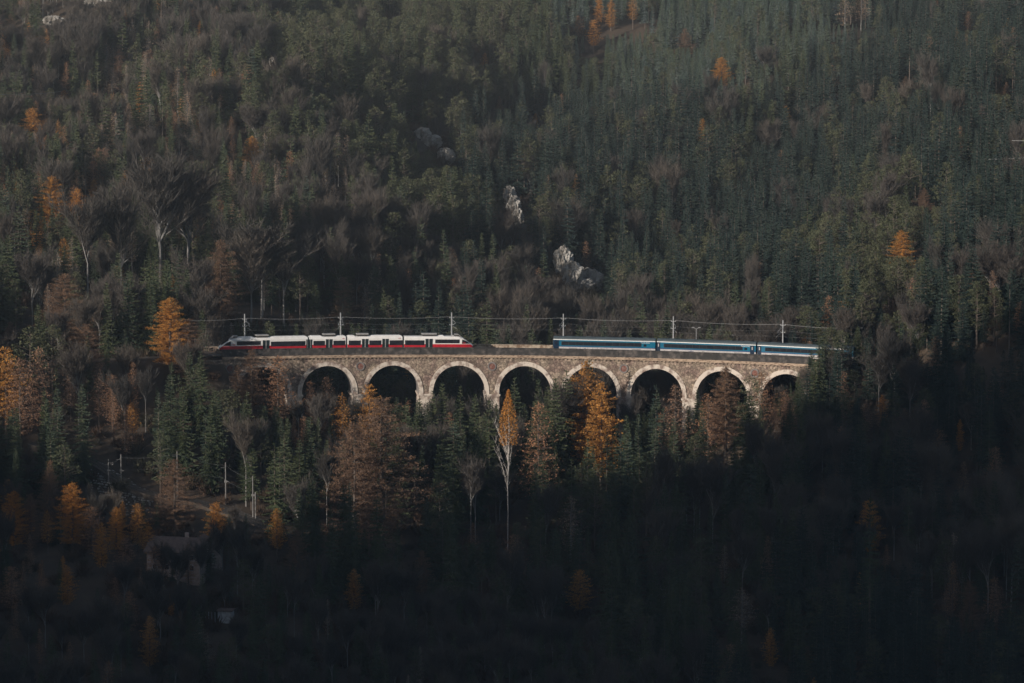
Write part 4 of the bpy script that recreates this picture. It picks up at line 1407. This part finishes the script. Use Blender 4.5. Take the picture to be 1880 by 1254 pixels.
mast_low = [(199, 846, 6, 'short mast with a signal box at the stony bank of the lower line'), (222, 838, 9, 'taller mast beside the signal at the stony bank'),
            (325, 828, 12, 'mast poking out over the tall brown larch'), (414, 850, 10.5, 'mast with a side bracket between the two larches on the lower line'),
            (464, 874, 10.5, 'double mast closing the lower line by the dark firs')]
mtops = []
for px, py, h, lab in mast_low:
    x, y, z = find_top(px, py, h)
    t = thing('trackside_mast', lab, 'mast', (x, y, z), .2, 'masts along the lower line')
    b = MB(); b.bar((0, 0, -.3), (0, 0, h), .16, .11, n=6); link('pole', b.mesh('pole', 'concrete'), t)
    b = MB(); b.bar((0, 0, h - 1.2), (-1.2, -.4, h - 1.3), .07); b.bar((0, 0, h * .55), (.7, -.5, h * .55), .08); b.box(-.32, .32, -.25, .25, h * .52, h * .57)
    link('bracket', b.mesh('bracket', 'concrete'), t)
    if px == 464:
        b = MB(); b.bar((.55, -.6, -1.4), (.55, -.6, h * .62), .15, n=6); link('short_pole', b.mesh('short_pole', 'concrete'), t)
    if px == 199:
        b = MB(); b.box(.55, 1.35, -.15, .2, h - 1.6, h - .5); b.bar((0, 0, h - 1), (.6, 0, h - 1), .06); link('signal_head', b.mesh('signal_head', 'dark'), t)
        for zz in (h - .8, h - 1.3):
            b = MB(); b.bar((.95, -.16, zz), (.95, -.24, zz), .13, n=8); link('signal_lens', b.mesh('signal_lens', 'roofgrey'), t)
    mtops.append(Vector((x, y, z + h - .8)))
    placed.append((px, py, 6, py + h * 7.6 * .8, y - CAM.y))
    feat_pts.append((x, y, 1.0))
wire('lower_line_wire', [tuple(p) for p in mtops], .01, 'thin wires strung between the masts of the lower line', .5)
wire('lower_contact_wire', [tuple(p - Vector((.8, .6, 3.0))) for p in mtops], .007, 'lower contact wire drooping beside the lower line masts', .3)

RND = random.Random(3)
def stone(r):
    b = MB()
    n = 6
    for j, (zz, q) in enumerate(((-.6, .7), (0, 1.0), (.55, .6))):
        for i in range(n):
            a = 6.283 * i / n
            f = r * q * rr(.75, 1.2)
            b.v.append((f * math.cos(a), f * math.sin(a), zz * r * rr(.7, 1.1)))
    for j in range(2):
        for i in range(n):
            b.f.append((j * n + i, j * n + (i + 1) % n, (j + 1) * n + (i + 1) % n, (j + 1) * n + i)); b.m.append(0)
    b.f.append(tuple(reversed(range(n)))); b.m.append(0)
    b.f.append(tuple(2 * n + i for i in range(n))); b.m.append(0)
    return b
sb = MB()
for i in range(520):
    t = RND.random()
    px = 165 + 110 * t + RND.gauss(0, 5)
    py = 846 + 66 * t + abs(RND.gauss(0, 14)) + (RND.random() < .2) * RND.uniform(0, 45)
    x, y, z = find_top(px, py, 0.0)
    st = stone(RND.choice([.15, .2, .28, .4]))
    i0 = len(sb.v)
    sb.v += [(v[0] + x, v[1] + y, v[2] + z + .1) for v in st.v]
    sb.f += [tuple(i0 + k for k in f) for f in st.f]; sb.m += st.m
tag(link('loose_stones', sb.mesh('loose_stones', 'rock')), 'pale loose stones tumbling down the bank of the lower line', 'stones', 'stuff')
placed.append((215, 846, 60, 915, 930)); placed.append((395, 905, 45, 935, 925))

# ------------------------------------------------------------------ farmhouse and shed
hx, hy, hz = find_top(330, 1052, 0.0)
hs = thing('farmhouse', 'pale plastered farmhouse half hidden by larches and bare trunks', 'house', (hx, hy, hz), R_(-16))
W2, D2, HH = 6.6, 4.2, 5.2
b = MB(); b.box(-W2, W2, -D2, D2, -2.5, HH)
i = len(b.v)
b.v += [(-W2, -D2, HH), (-W2, D2, HH), (-W2, 0, HH + 2.6), (W2, -D2, HH), (W2, D2, HH), (W2, 0, HH + 2.6)]
b.f += [(i, i + 2, i + 1), (i + 3, i + 4, i + 5)]; b.m += [0, 0]
link('wall', b.mesh('wall', 'wall'), hs)
rf = None
for sg in (-1, 1):
    b = MB()
    b.loft([[(x_, sg * (D2 + .7), HH - .35), (x_, 0, HH + 2.7), (x_, 0, HH + 2.95), (x_, sg * (D2 + .7), HH - .1)] for x_ in (-W2 - .6, W2 + .6)])
    rf = link('roof', b.mesh('roof', 'tiles'), hs)
b = MB(); b.box(1.2, 2.0, .4, 1.2, HH + 1.5, HH + 3.9); link('chimney', b.mesh('chimney', 'wall'), rf)
for (wx, wz) in ((-4.6, .9), (-1.6, .9), (1.6, .9), (4.6, .9), (-4.6, 3.3), (-1.6, 3.3), (1.6, 3.3), (4.6, 3.3)):
    b = MB(); b.box(wx - .6, wx + .6, -D2 - .06, -D2 + .02, wz, wz + 1.3); f_ = link('window', b.mesh('window', 'shed'), hs)
    b = MB(); b.box(wx - .5, wx + .5, -D2 - .08, -D2 - .05, wz + .1, wz + 1.2); link('pane', b.mesh('pane', 'glass'), f_)
b = MB(); b.box(-.5, .5, -D2 - .06, -D2 + .02, -.2, 2.0); link('door', b.mesh('door', 'tiles'), hs)
placed.append((308, 1000, 12, 1010, hy - CAM.y)); feat_pts.append((hx, hy, 7))
w2 = thing('outbuilding', 'small gabled outbuilding beside the pale farmhouse', 'house', (hx + 6.2, hy + 6.0, hz + 1.2), R_(20))
b = MB(); b.box(-2.6, 2.6, -3, 3, -2, 4.2)
i = len(b.v); b.v += [(-2.6, -3, 4.2), (2.6, -3, 4.2), (0, -3, 6.0), (-2.6, 3, 4.2), (2.6, 3, 4.2), (0, 3, 6.0)]; b.f += [(i, i + 1, i + 2), (i + 3, i + 5, i + 4)]; b.m += [0, 0]
link('wall', b.mesh('wall', 'wall'), w2)
for sg in (-1, 1):
    b = MB(); b.loft([[(sg * 3.1, y_, 3.9), (0, y_, 6.05), (0, y_, 6.3), (sg * 3.1, y_, 4.15)] for y_ in (-3.5, 3.5)]); link('roof', b.mesh('roof', 'tiles'), w2)
b = MB(); b.box(-.5, .5, -3.06, -2.98, 1.2, 2.6); link('window', b.mesh('window', 'shed'), w2)
sx_, sy_, sz_ = find_top(415, 1142, 0.0)
sh = thing('shed', 'small white boarded shed glimpsed between dark trunks', 'shed', (sx_, sy_, sz_), R_(-8))
b = MB(); b.box(-1.6, 1.6, -1.6, 1.6, -1, 2.4); link('wall', b.mesh('wall', 'shed'), sh)
b = MB(); b.box(-1.9, 1.9, -1.9, 1.9, 2.4, 2.6); link('roof', b.mesh('roof', 'tiles'), sh)
for k in range(5):
    b = MB(); b.bar((-5.2 + k * .75, -1.7, -.5), (-5.2 + k * .75, -1.7, 2.2), .09); link('fence_post', b.mesh('fence_post', 'shed'), sh)
placed.append((415, 1118, 22, 1140, sy_ - CAM.y)); feat_pts.append((sx_, sy_, 3))

# power lines over the upper corner and the far side
def pwire(p0, p1, y0, y1, r, lab, sag):
    a = ray_at(*p0, y0); c = ray_at(*p1, y1)
    return wire('power_line_wire', [a, c], r, lab, sag, 10)
pwire((-260, 118), (112, 168), 140, 230, .07, 'upper power line wire ending by the small pale orange larch', 4.0)
pwire((-260, 180), (50, 206), 140, 220, .06, 'lower power line wire by the ragged orange larch, upper of its pair', 2.0)
pwire((-260, 188), (60, 208), 140, 222, .06, 'lower power line wire by the ragged orange larch, lower of its pair', 2.0)
pwire((1800, 293), (2150, 268), 110, 40, .06, 'faint wire over the dark shoulder, lower of two', .6)
pwire((1858, 258), (2150, 250), 110, 40, .06, 'faint wire over the dark shoulder, upper of two', .6)

# ------------------------------------------------------------------ the rest of the forest
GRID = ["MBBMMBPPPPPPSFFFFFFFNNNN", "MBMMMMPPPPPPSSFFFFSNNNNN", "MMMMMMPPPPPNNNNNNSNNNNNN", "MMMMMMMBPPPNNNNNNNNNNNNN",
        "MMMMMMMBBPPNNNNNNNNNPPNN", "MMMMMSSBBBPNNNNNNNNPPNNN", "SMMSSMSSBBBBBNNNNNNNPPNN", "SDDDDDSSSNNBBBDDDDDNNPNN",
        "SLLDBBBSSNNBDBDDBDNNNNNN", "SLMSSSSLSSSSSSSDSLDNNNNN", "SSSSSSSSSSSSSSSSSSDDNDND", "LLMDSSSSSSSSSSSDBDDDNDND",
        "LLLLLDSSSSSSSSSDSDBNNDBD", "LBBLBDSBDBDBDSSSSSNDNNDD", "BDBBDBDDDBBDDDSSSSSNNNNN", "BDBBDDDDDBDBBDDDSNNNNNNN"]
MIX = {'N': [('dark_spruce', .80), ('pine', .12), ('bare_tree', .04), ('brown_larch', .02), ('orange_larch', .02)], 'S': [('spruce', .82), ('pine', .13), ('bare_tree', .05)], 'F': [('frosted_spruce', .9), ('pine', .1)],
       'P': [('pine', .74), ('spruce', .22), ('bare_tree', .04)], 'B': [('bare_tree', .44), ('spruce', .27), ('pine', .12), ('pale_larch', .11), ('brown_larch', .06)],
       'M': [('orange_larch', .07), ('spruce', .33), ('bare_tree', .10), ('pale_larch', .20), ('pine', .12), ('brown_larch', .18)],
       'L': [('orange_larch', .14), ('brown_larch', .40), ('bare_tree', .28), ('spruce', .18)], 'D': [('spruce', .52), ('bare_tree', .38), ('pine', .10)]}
HR = {'dark_spruce': (15, 27), 'spruce': (14, 26), 'frosted_spruce': (14, 20), 'pine': (14, 21), 'bare_tree': (12, 20), 'pale_larch': (13, 18), 'brown_larch': (12, 17), 'orange_larch': (9, 15)}
LIMX = [0, 365, 375, 540, 560, 640, 660, 900, 960, 1000, 1100, 1120, 1270, 1290, 1400, 1440, 1458, 1484, 1496, 1520, 1600, 1700, 1880]
LIMY = [480, 600, 690, 705, 732, 734, 726, 726, 722, 708, 708, 738, 736, 724, 718, 706, 688, 636, 590, 570, 500, 330, 200]
RND = random.Random(17)
trees = []
STEP = 6.1
y = -238.0
while y < 640:
    half = .1343 * (y + 1000) + 22
    x = -half
    while x < half:
        tx = x + RND.uniform(-.48, .48) * STEP
        ty = y + RND.uniform(-.48, .48) * STEP
        x += STEP
        z = ground(tx, ty)
        s_, o_ = line_so(tx, ty)
        if abs(o_) < 8.2 and -90 < s_ < 79 or abs(o_) < 5.5: continue
        D = ty - CAM.y
        k = FPX / D
        pxc, pyb, _ = project(tx, ty, z)
        pxc, pyt, _ = project(tx, ty, z + 18)
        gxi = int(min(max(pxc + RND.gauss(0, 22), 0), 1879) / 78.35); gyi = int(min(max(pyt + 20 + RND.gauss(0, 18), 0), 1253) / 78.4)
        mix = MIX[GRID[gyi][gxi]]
        u = RND.random(); kind = mix[-1][0]
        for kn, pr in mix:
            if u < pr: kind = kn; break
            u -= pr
        lo, hi = HR[kind]
        h = RND.uniform(lo, hi)
        if ty < -120 and tx < 20: h *= .72
        if ty > 300: h *= .88
        wf = RND.uniform(.8, 1.15)
        if ty > 60 and 'spruce' in kind: wf *= .84
        hw = LIB[kind][0][3] * h / LIB[kind][0][2] * wf
        # crowns in front of the viaduct stay under the arches
        if o_ < 0 and ty > -160 and D < 1010:
            lim = float(np.interp(pxc, LIMX, LIMY)) + RND.uniform(0, 22)
            top = project(tx, ty, z + h)[1]
            if top < lim:
                h2 = ray_at(pxc, lim, ty)[2] - z
                if h2 < .42 * h: continue
                h = h2
        if o_ > 0 and ty < 60 and 380 < pxc < 1500:
            h = min(h, max(7, ray_at(pxc, 590, ty)[2] - z))
        ok = True
        top = project(tx, ty, z + h)[1]
        hwp = hw * k
        for (fx, fy, fw, fy1, fD) in placed:
            if D < fD + 1 and abs(pxc - fx) < fw + hwp * .75 and top < fy1:
                h2 = ray_at(pxc, fy1 + 2, ty)[2] - z
                if h2 < 5.5: ok = False; break
                h = h2; top = fy1 + 2
        if not ok: continue
        for (fx, fy, fw) in feat_pts:
            if abs(tx - fx) < fw * .7 + hw * .5 and abs(ty - fy) < fw * .7 + hw * .5: ok = False; break
        for q in range(7):                     # trees held low so the sun reaches the railcar's nose
            T = line_pt(-78 + q * 7, -4)
            al = -((tx - T.x) * SUN_DIR.x + (ty - T.y) * SUN_DIR.y); ac = abs((tx - T.x) * SUN_DIR.y - (ty - T.y) * SUN_DIR.x)
            if 2 < al < 90 and ac < 5: h = min(h, 1.5 + al * .287 - z)
        if h < 5: continue
        for (fx, fy, fw) in rock_pts:          # trees kept low or left out sunward, so light reaches each outcrop
            al = -((tx - fx) * SUN_DIR.x + (ty - fy) * SUN_DIR.y); ac = abs((tx - fx) * SUN_DIR.y - (ty - fy) * SUN_DIR.x)
            if 0 < al < 60 and ac < fw + 2:
                h = min(h, 2 + al * .2)
                if h < 5.5: ok = False; break
        if not ok: continue
        if any(math.hypot(tx - p.x, ty - p.y) < 4.6 for p in lp): continue
        trees.append([kind, RND.randrange(8), tx, ty, z - .25, h, wf, RND.uniform(0, 6.28), pxc, top, h * k])
    y += STEP * .92
    STEP = 6.1 if y < 60 else 5.3

# dense young wood on the bank where the line enters the hillside
yy_ = -58.0
while yy_ < 16:
    xx_ = 70.0
    while xx_ < .1343 * (yy_ + 1000) + 14:
        tx, ty = xx_ + RND.uniform(-1.6, 1.6), yy_ + RND.uniform(-1.6, 1.6)
        xx_ += 4.6
        s_, o_ = line_so(tx, ty)
        if abs(o_) < (5.6 if s_ > 79 else 8.5): continue
        z = ground(tx, ty)
        pxc = project(tx, ty, z)[0]
        h = RND.uniform(9, 18)
        lim = float(np.interp(pxc, LIMX, LIMY)) + RND.uniform(0, 20)
        top = project(tx, ty, z + h)[1]
        if o_ < 0 and top < lim: h = ray_at(pxc, lim, ty)[2] - z
        for (fx, fy, fw, fy1, fD) in placed[:len(FEAT)]:
            if ty - CAM.y < fD and abs(pxc - fx) < fw * .8 and fx > 1500 and project(tx, ty, z + h)[1] < fy + 25: h = min(h, ray_at(pxc, fy + 26, ty)[2] - z)
        if h < 4.5: continue
        u = RND.random()
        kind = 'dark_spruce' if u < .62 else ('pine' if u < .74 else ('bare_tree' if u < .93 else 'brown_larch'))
        trees.append([kind, RND.randrange(8), tx, ty, z - .25, h, RND.uniform(1.0, 1.35), RND.uniform(0, 6.28), pxc, project(tx, ty, z + h)[1], h * FPX / (ty + 1000)])
    yy_ += 4.4

# a close row of conifers against the foot of the arches
s_ = -58.0
while s_ < 80:
    for row in range(3):
        o_ = -9.0 - row * 4.6 + RND.uniform(-1.2, 1.2)
        P = line_pt(s_ + RND.uniform(-1.5, 1.5), o_)
        z = ground(P.x, P.y)
        pxc = project(P.x, P.y, z)[0]
        lim = float(np.interp(pxc, LIMX, LIMY)) + RND.uniform(2, 20) + row * 5
        h = ray_at(pxc, lim, P.y)[2] - z
        if abs(pxc - 1150) < 20: h -= 3
        if h < 6: continue
        kind = 'spruce' if RND.random() < .84 else ('brown_larch' if RND.random() < .5 else 'bare_tree')
        wf = RND.uniform(.95, 1.3)
        if any(abs(P.x - fx) < fw * .4 and abs(P.y - fy) < fw * .4 for fx, fy, fw in feat_pts): continue
        trees.append([kind, RND.randrange(8), P.x, P.y, z - .25, h, wf, RND.uniform(0, 6.28), pxc, lim, h * FPX / (P.y + 1000)])
    s_ += 3.6

# landmarks for telling trees apart
LM = [(655, 690, 'the first clear pier'), (779, 690, 'the fourth arch\'s near pier'), (902, 690, 'the pier before the fifth arch'),
      (1150, 690, 'the capped pier'), (1272, 690, 'the pier before the eighth arch'), (1393, 690, 'the last visible pier'), (531, 690, 'the half hidden pier'),
      (451, 600, 'the first mast'), (627, 600, 'the second mast'), (830, 600, 'the third mast'), (1034, 600, 'the fourth mast'), (1235, 600, 'the fifth mast'),
      (1436, 600, 'the last mast'), (1060, 495, 'the jagged cliff'), (945, 380, 'the narrow rock face'), (800, 270, 'the stepped rock'), (330, 1020, 'the farmhouse'),
      (415, 1130, 'the white shed'), (215, 880, 'the stony bank'), (464, 900, 'the double mast'), (320, 870, 'the tall lower line larch'),
      (275, 1170, 'the flame shaped larch'), (1065, 1080, 'the ember pointed larch'), (650, 1070, 'the ember larch'), (1597, 960, 'the spruce fronted glowing larch'),
      (932, 800, 'the birch'), (1085, 720, 'the big glowing larch'), (700, 800, 'the huge billowing larch'), (1330, 740, 'the wide orange brown larch'),
      (1620, 745, 'the lone round larch'), (1655, 450, 'the rust shoulder larch'), (1325, 130, 'the brightest mountain larch'), (1258, 80, 'the long stemmed rust larch'),
      (463, 280, 'the slim orange larch'), (60, 230, 'the ragged larch'), (95, 370, 'the two tiered larch'), (312, 590, 'the vivid railing larch'),
      (118, 550, 'the broad pinkish larch'), (292, 400, 'the tallest leafless tree'), (132, 930, 'the broad rusty larch'), (397, 960, 'the brilliant larch'),
      (1826, 1090, 'the low trio of larches'), (1828, 860, 'the lanky gappy larch'), (1415, 1180, 'the almost black larch'), (123, 1075, 'the lone thicket larch'),
      (1048, 950, 'the grey veiled conifer'), (1362, 1110, 'the ghost grey larch'), (35, 700, 'the lanky edge larches'), (942, 1010, 'the dim brown larch'),
      (1505, 660, 'the last coach\'s hiding trees'), (1620, 640, 'the drooping leafless tree'), (1595, 200, 'the mauve gully tree'), (983, 220, 'the egg shaped larch'),
      (890, 110, 'the shoulder larch'), (710, 30, 'the tiny top edge larch'), (500, 130, 'the rock rib'), (100, 60, 'the faint corner rock'),
      (1720, 1180, 'the blackest corner'), (850, 1180, 'the foot of the frame'), (545, 1000, 'the dusky larch'), (480, 1180, 'the dark thicket floor'), (1780, 650, 'the shoulder\'s foot'), (1200, 950, 'the black middle wood')]
LOOK = {'dark_spruce': 'blackish green spruce', 'spruce': 'green spruce', 'frosted_spruce': 'frosty blue green spruce', 'pine': 'olive green pine', 'orange_larch': 'orange larch', 'brown_larch': 'brown larch',
        'pale_larch': 'beige thin larch', 'bare_tree': 'grey leafless tree'}
ZONE = lambda px, py: ('mountain behind the trains' if py < 620 else 'slope below the viaduct')
CAPK = {'dark_spruce': 200, 'spruce': 220, 'frosted_spruce': 70, 'pine': 220, 'bare_tree': 300, 'pale_larch': 120, 'brown_larch': 150, 'orange_larch': 200}
bykind = {}
for t in trees: bykind.setdefault(t[0], []).append(t)
solo, mass = [], {}
for kn, L in bykind.items():
    vis = [t for t in L if -10 < t[8] < 1890 and -20 < t[9] < 1235]
    oth = [t for t in L if not (-10 < t[8] < 1890 and -20 < t[9] < 1235)]
    # nearest crowns hide those behind: leave out trees whose tip is covered by a nearer, taller neighbour
    vis.sort(key=lambda t: -t[10])
    solo += vis[:CAPK[kn]]
    mass[kn] = vis[CAPK[kn]:] + oth
rank = {}
cand = []
for t in solo:
    mx_, my_ = t[8], t[9] + 25
    best = min(LM, key=lambda l: (l[0] - mx_) ** 2 + (l[1] - my_) ** 2)
    dx, dy = mx_ - best[0], my_ - best[1]
    ph = ('up from' if dy < 0 else 'down from') if abs(dy) > abs(dx) else ('on blue-train side of' if dx > 0 else 'on red-train side of')
    cand.append((math.hypot(dx, dy), t, best[2], ph))
cand.sort(key=lambda c: c[0])
ORD = lambda n: '%d%s' % (n, 'th' if 10 <= n % 100 <= 20 else {1: 'st', 2: 'nd', 3: 'rd'}.get(n % 10, 'th'))
for d, t, ln, ph in cand:
    kind, var, tx, ty, tz, h, wf, rot, pxc, top, hp = t
    look = ('slender ' if wf < .9 else 'broad ' if wf > 1.06 else '') + LOOK[kind]
    key = (kind, ln, ph)
    rank[key] = rank.get(key, 0) + 1
    lab = '%s, %s %s %s' % (look, ORD(rank[key]), ph, ln)
    place_tree(kind, var, tx, ty, tz, h, wf, rot, lab, '%ss on the %s' % (LOOK[kind].split(' ')[-1] if kind != 'bare_tree' else 'leafless tree', ZONE(pxc, top)))

# ------------------------------------------------------------------ masses of trees nobody would count, one object per kind
def scatter_group(coll):
    g = bpy.data.node_groups.new('scatter_' + coll.name, 'GeometryNodeTree')
    g.interface.new_socket('Geometry', in_out='INPUT', socket_type='NodeSocketGeometry')
    g.interface.new_socket('Geometry', in_out='OUTPUT', socket_type='NodeSocketGeometry')
    N = g.nodes.new
    gi, go = N('NodeGroupInput'), N('NodeGroupOutput')
    ci = N('GeometryNodeCollectionInfo'); ci.inputs['Collection'].default_value = coll
    ci.inputs['Separate Children'].default_value = True; ci.inputs['Reset Children'].default_value = True
    iop = N('GeometryNodeInstanceOnPoints'); iop.inputs['Pick Instance'].default_value = True
    def attr(name, typ):
        a = N('GeometryNodeInputNamedAttribute'); a.data_type = typ; a.inputs['Name'].default_value = name
        return a.outputs[0]
    L = g.links.new
    L(gi.outputs[0], iop.inputs['Points']); L(ci.outputs[0], iop.inputs['Instance'])
    L(attr('pick', 'INT'), iop.inputs['Instance Index'])
    L(attr('turn', 'FLOAT_VECTOR'), iop.inputs['Rotation'])
    L(attr('size', 'FLOAT_VECTOR'), iop.inputs['Scale'])
    L(iop.outputs[0], go.inputs[0])
    return g

def mass_object(name, label, cat, pts, meshes):
    coll = bpy.data.collections.new(name + '_sources')
    for i, (me_, Hn) in enumerate(meshes):
        coll.objects.link(bpy.data.objects.new('%s_source_%d' % (name, i), me_))
    me = bpy.data.meshes.new(name)
    n = len(pts)
    me.vertices.add(n)
    me.vertices.foreach_set('co', np.array([(p[2], p[3], p[4]) for p in pts], float).ravel())
    a = me.attributes.new('pick', 'INT', 'POINT'); a.data.foreach_set('value', [p[1] % len(meshes) for p in pts])
    a = me.attributes.new('turn', 'FLOAT_VECTOR', 'POINT'); a.data.foreach_set('vector', np.array([(0, 0, p[7]) for p in pts], float).ravel())
    a = me.attributes.new('size', 'FLOAT_VECTOR', 'POINT')
    a.data.foreach_set('vector', np.array([(p[5] / meshes[0][1] * p[6], p[5] / meshes[0][1] * p[6], p[5] / meshes[0][1]) for p in pts], float).ravel())
    o = link(name, me)
    md = o.modifiers.new('scatter', 'NODES'); md.node_group = scatter_group(coll)
    tag(o, label, cat, 'stuff')
    return o

def joined(t, c):
    b = MB(); mats = []
    for me in (t, c):
        off = len(mats); mats += [m for m in me.materials]
        i0 = len(b.v)
        b.v += [tuple(v.co) for v in me.vertices]
        for p in me.polygons:
            b.f.append(tuple(i0 + k for k in p.vertices)); b.m.append(off + p.material_index)
    return b.mesh('tree', mats)
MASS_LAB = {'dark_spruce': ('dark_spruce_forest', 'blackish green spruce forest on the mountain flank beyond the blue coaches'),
            'spruce': ('spruce_forest', 'green spruce forest covering the far mountainside and the gaps between nearer trees'),
            'frosted_spruce': ('frosted_spruce_forest', 'frost dusted spruce forest lit at the top of the mountain'),
            'pine': ('pine_forest', 'olive pine forest on the bright mountain shoulder'),
            'bare_tree': ('leafless_forest', 'grey leafless forest on the hazy slopes'),
            'pale_larch': ('beige_larch_forest', 'thin beige larches scattered through the hazy wood'),
            'orange_larch': ('orange_larch_forest', 'orange larches beyond the picture\'s edges'),
            'brown_larch': ('brown_larch_forest', 'brown larches scattered between the bare trees')}
for kn, L in mass.items():
    if not L: continue
    nm, lab = MASS_LAB[kn]
    mass_object(nm, lab, 'forest', L, [(joined(t, c), Hn) for (t, c, Hn, Wn) in LIB[kn]])

# undergrowth
RND = random.Random(23)
ug = []
for i in range(5200):
    ty = RND.uniform(-235, 330)
    half = .1343 * (ty + 1000) + 10
    tx = RND.uniform(-half, half)
    s_, o_ = line_so(tx, ty)
    if abs(o_) < 6.5 or any(math.hypot(tx - p.x, ty - p.y) < 3.8 for p in lp): continue
    if math.hypot(tx - hx, ty - hy) < 9: continue
    ug.append([0, RND.randrange(3), tx, ty, ground(tx, ty) - .1, RND.uniform(.7, 1.9), RND.uniform(.8, 1.3), RND.uniform(0, 6.28)])
sh_m = [(shrub(k).mesh('shrub', ['leafbush', 'twig']), 1.0) for k in (71, 72, 73)]
mass_object('undergrowth', 'brown twiggy undergrowth on the forest floor', 'undergrowth', ug, sh_m)

# ------------------------------------------------------------------ the air
hb_ = MB(); hb_.box(-1610, 610, -1760, 1160, -125, 560)
hz_me = hb_.mesh('haze', [])
hm = bpy.data.materials.new('haze')
hm.use_nodes = True
n = hm.node_tree
n.nodes.clear()
ho = n.nodes.new('ShaderNodeOutputMaterial')
pv = n.nodes.new('ShaderNodeVolumePrincipled')
pv.inputs['Color'].default_value = (0.86, 0.92, 0.96, 1)
pv.inputs['Density'].default_value = 0.00010
pv.inputs['Anisotropy'].default_value = 0.0
n.links.new(pv.outputs[0], ho.inputs['Volume'])
hz_me.materials.clear(); hz_me.materials.append(hm)
tag(link('haze', hz_me), 'thin cold haze filling the valley', 'haze', 'stuff')
print('TREES', len(trees), {k: len(v) for k, v in bykind.items()}, 'solo', len(solo), 'objects', len(bpy.data.objects))
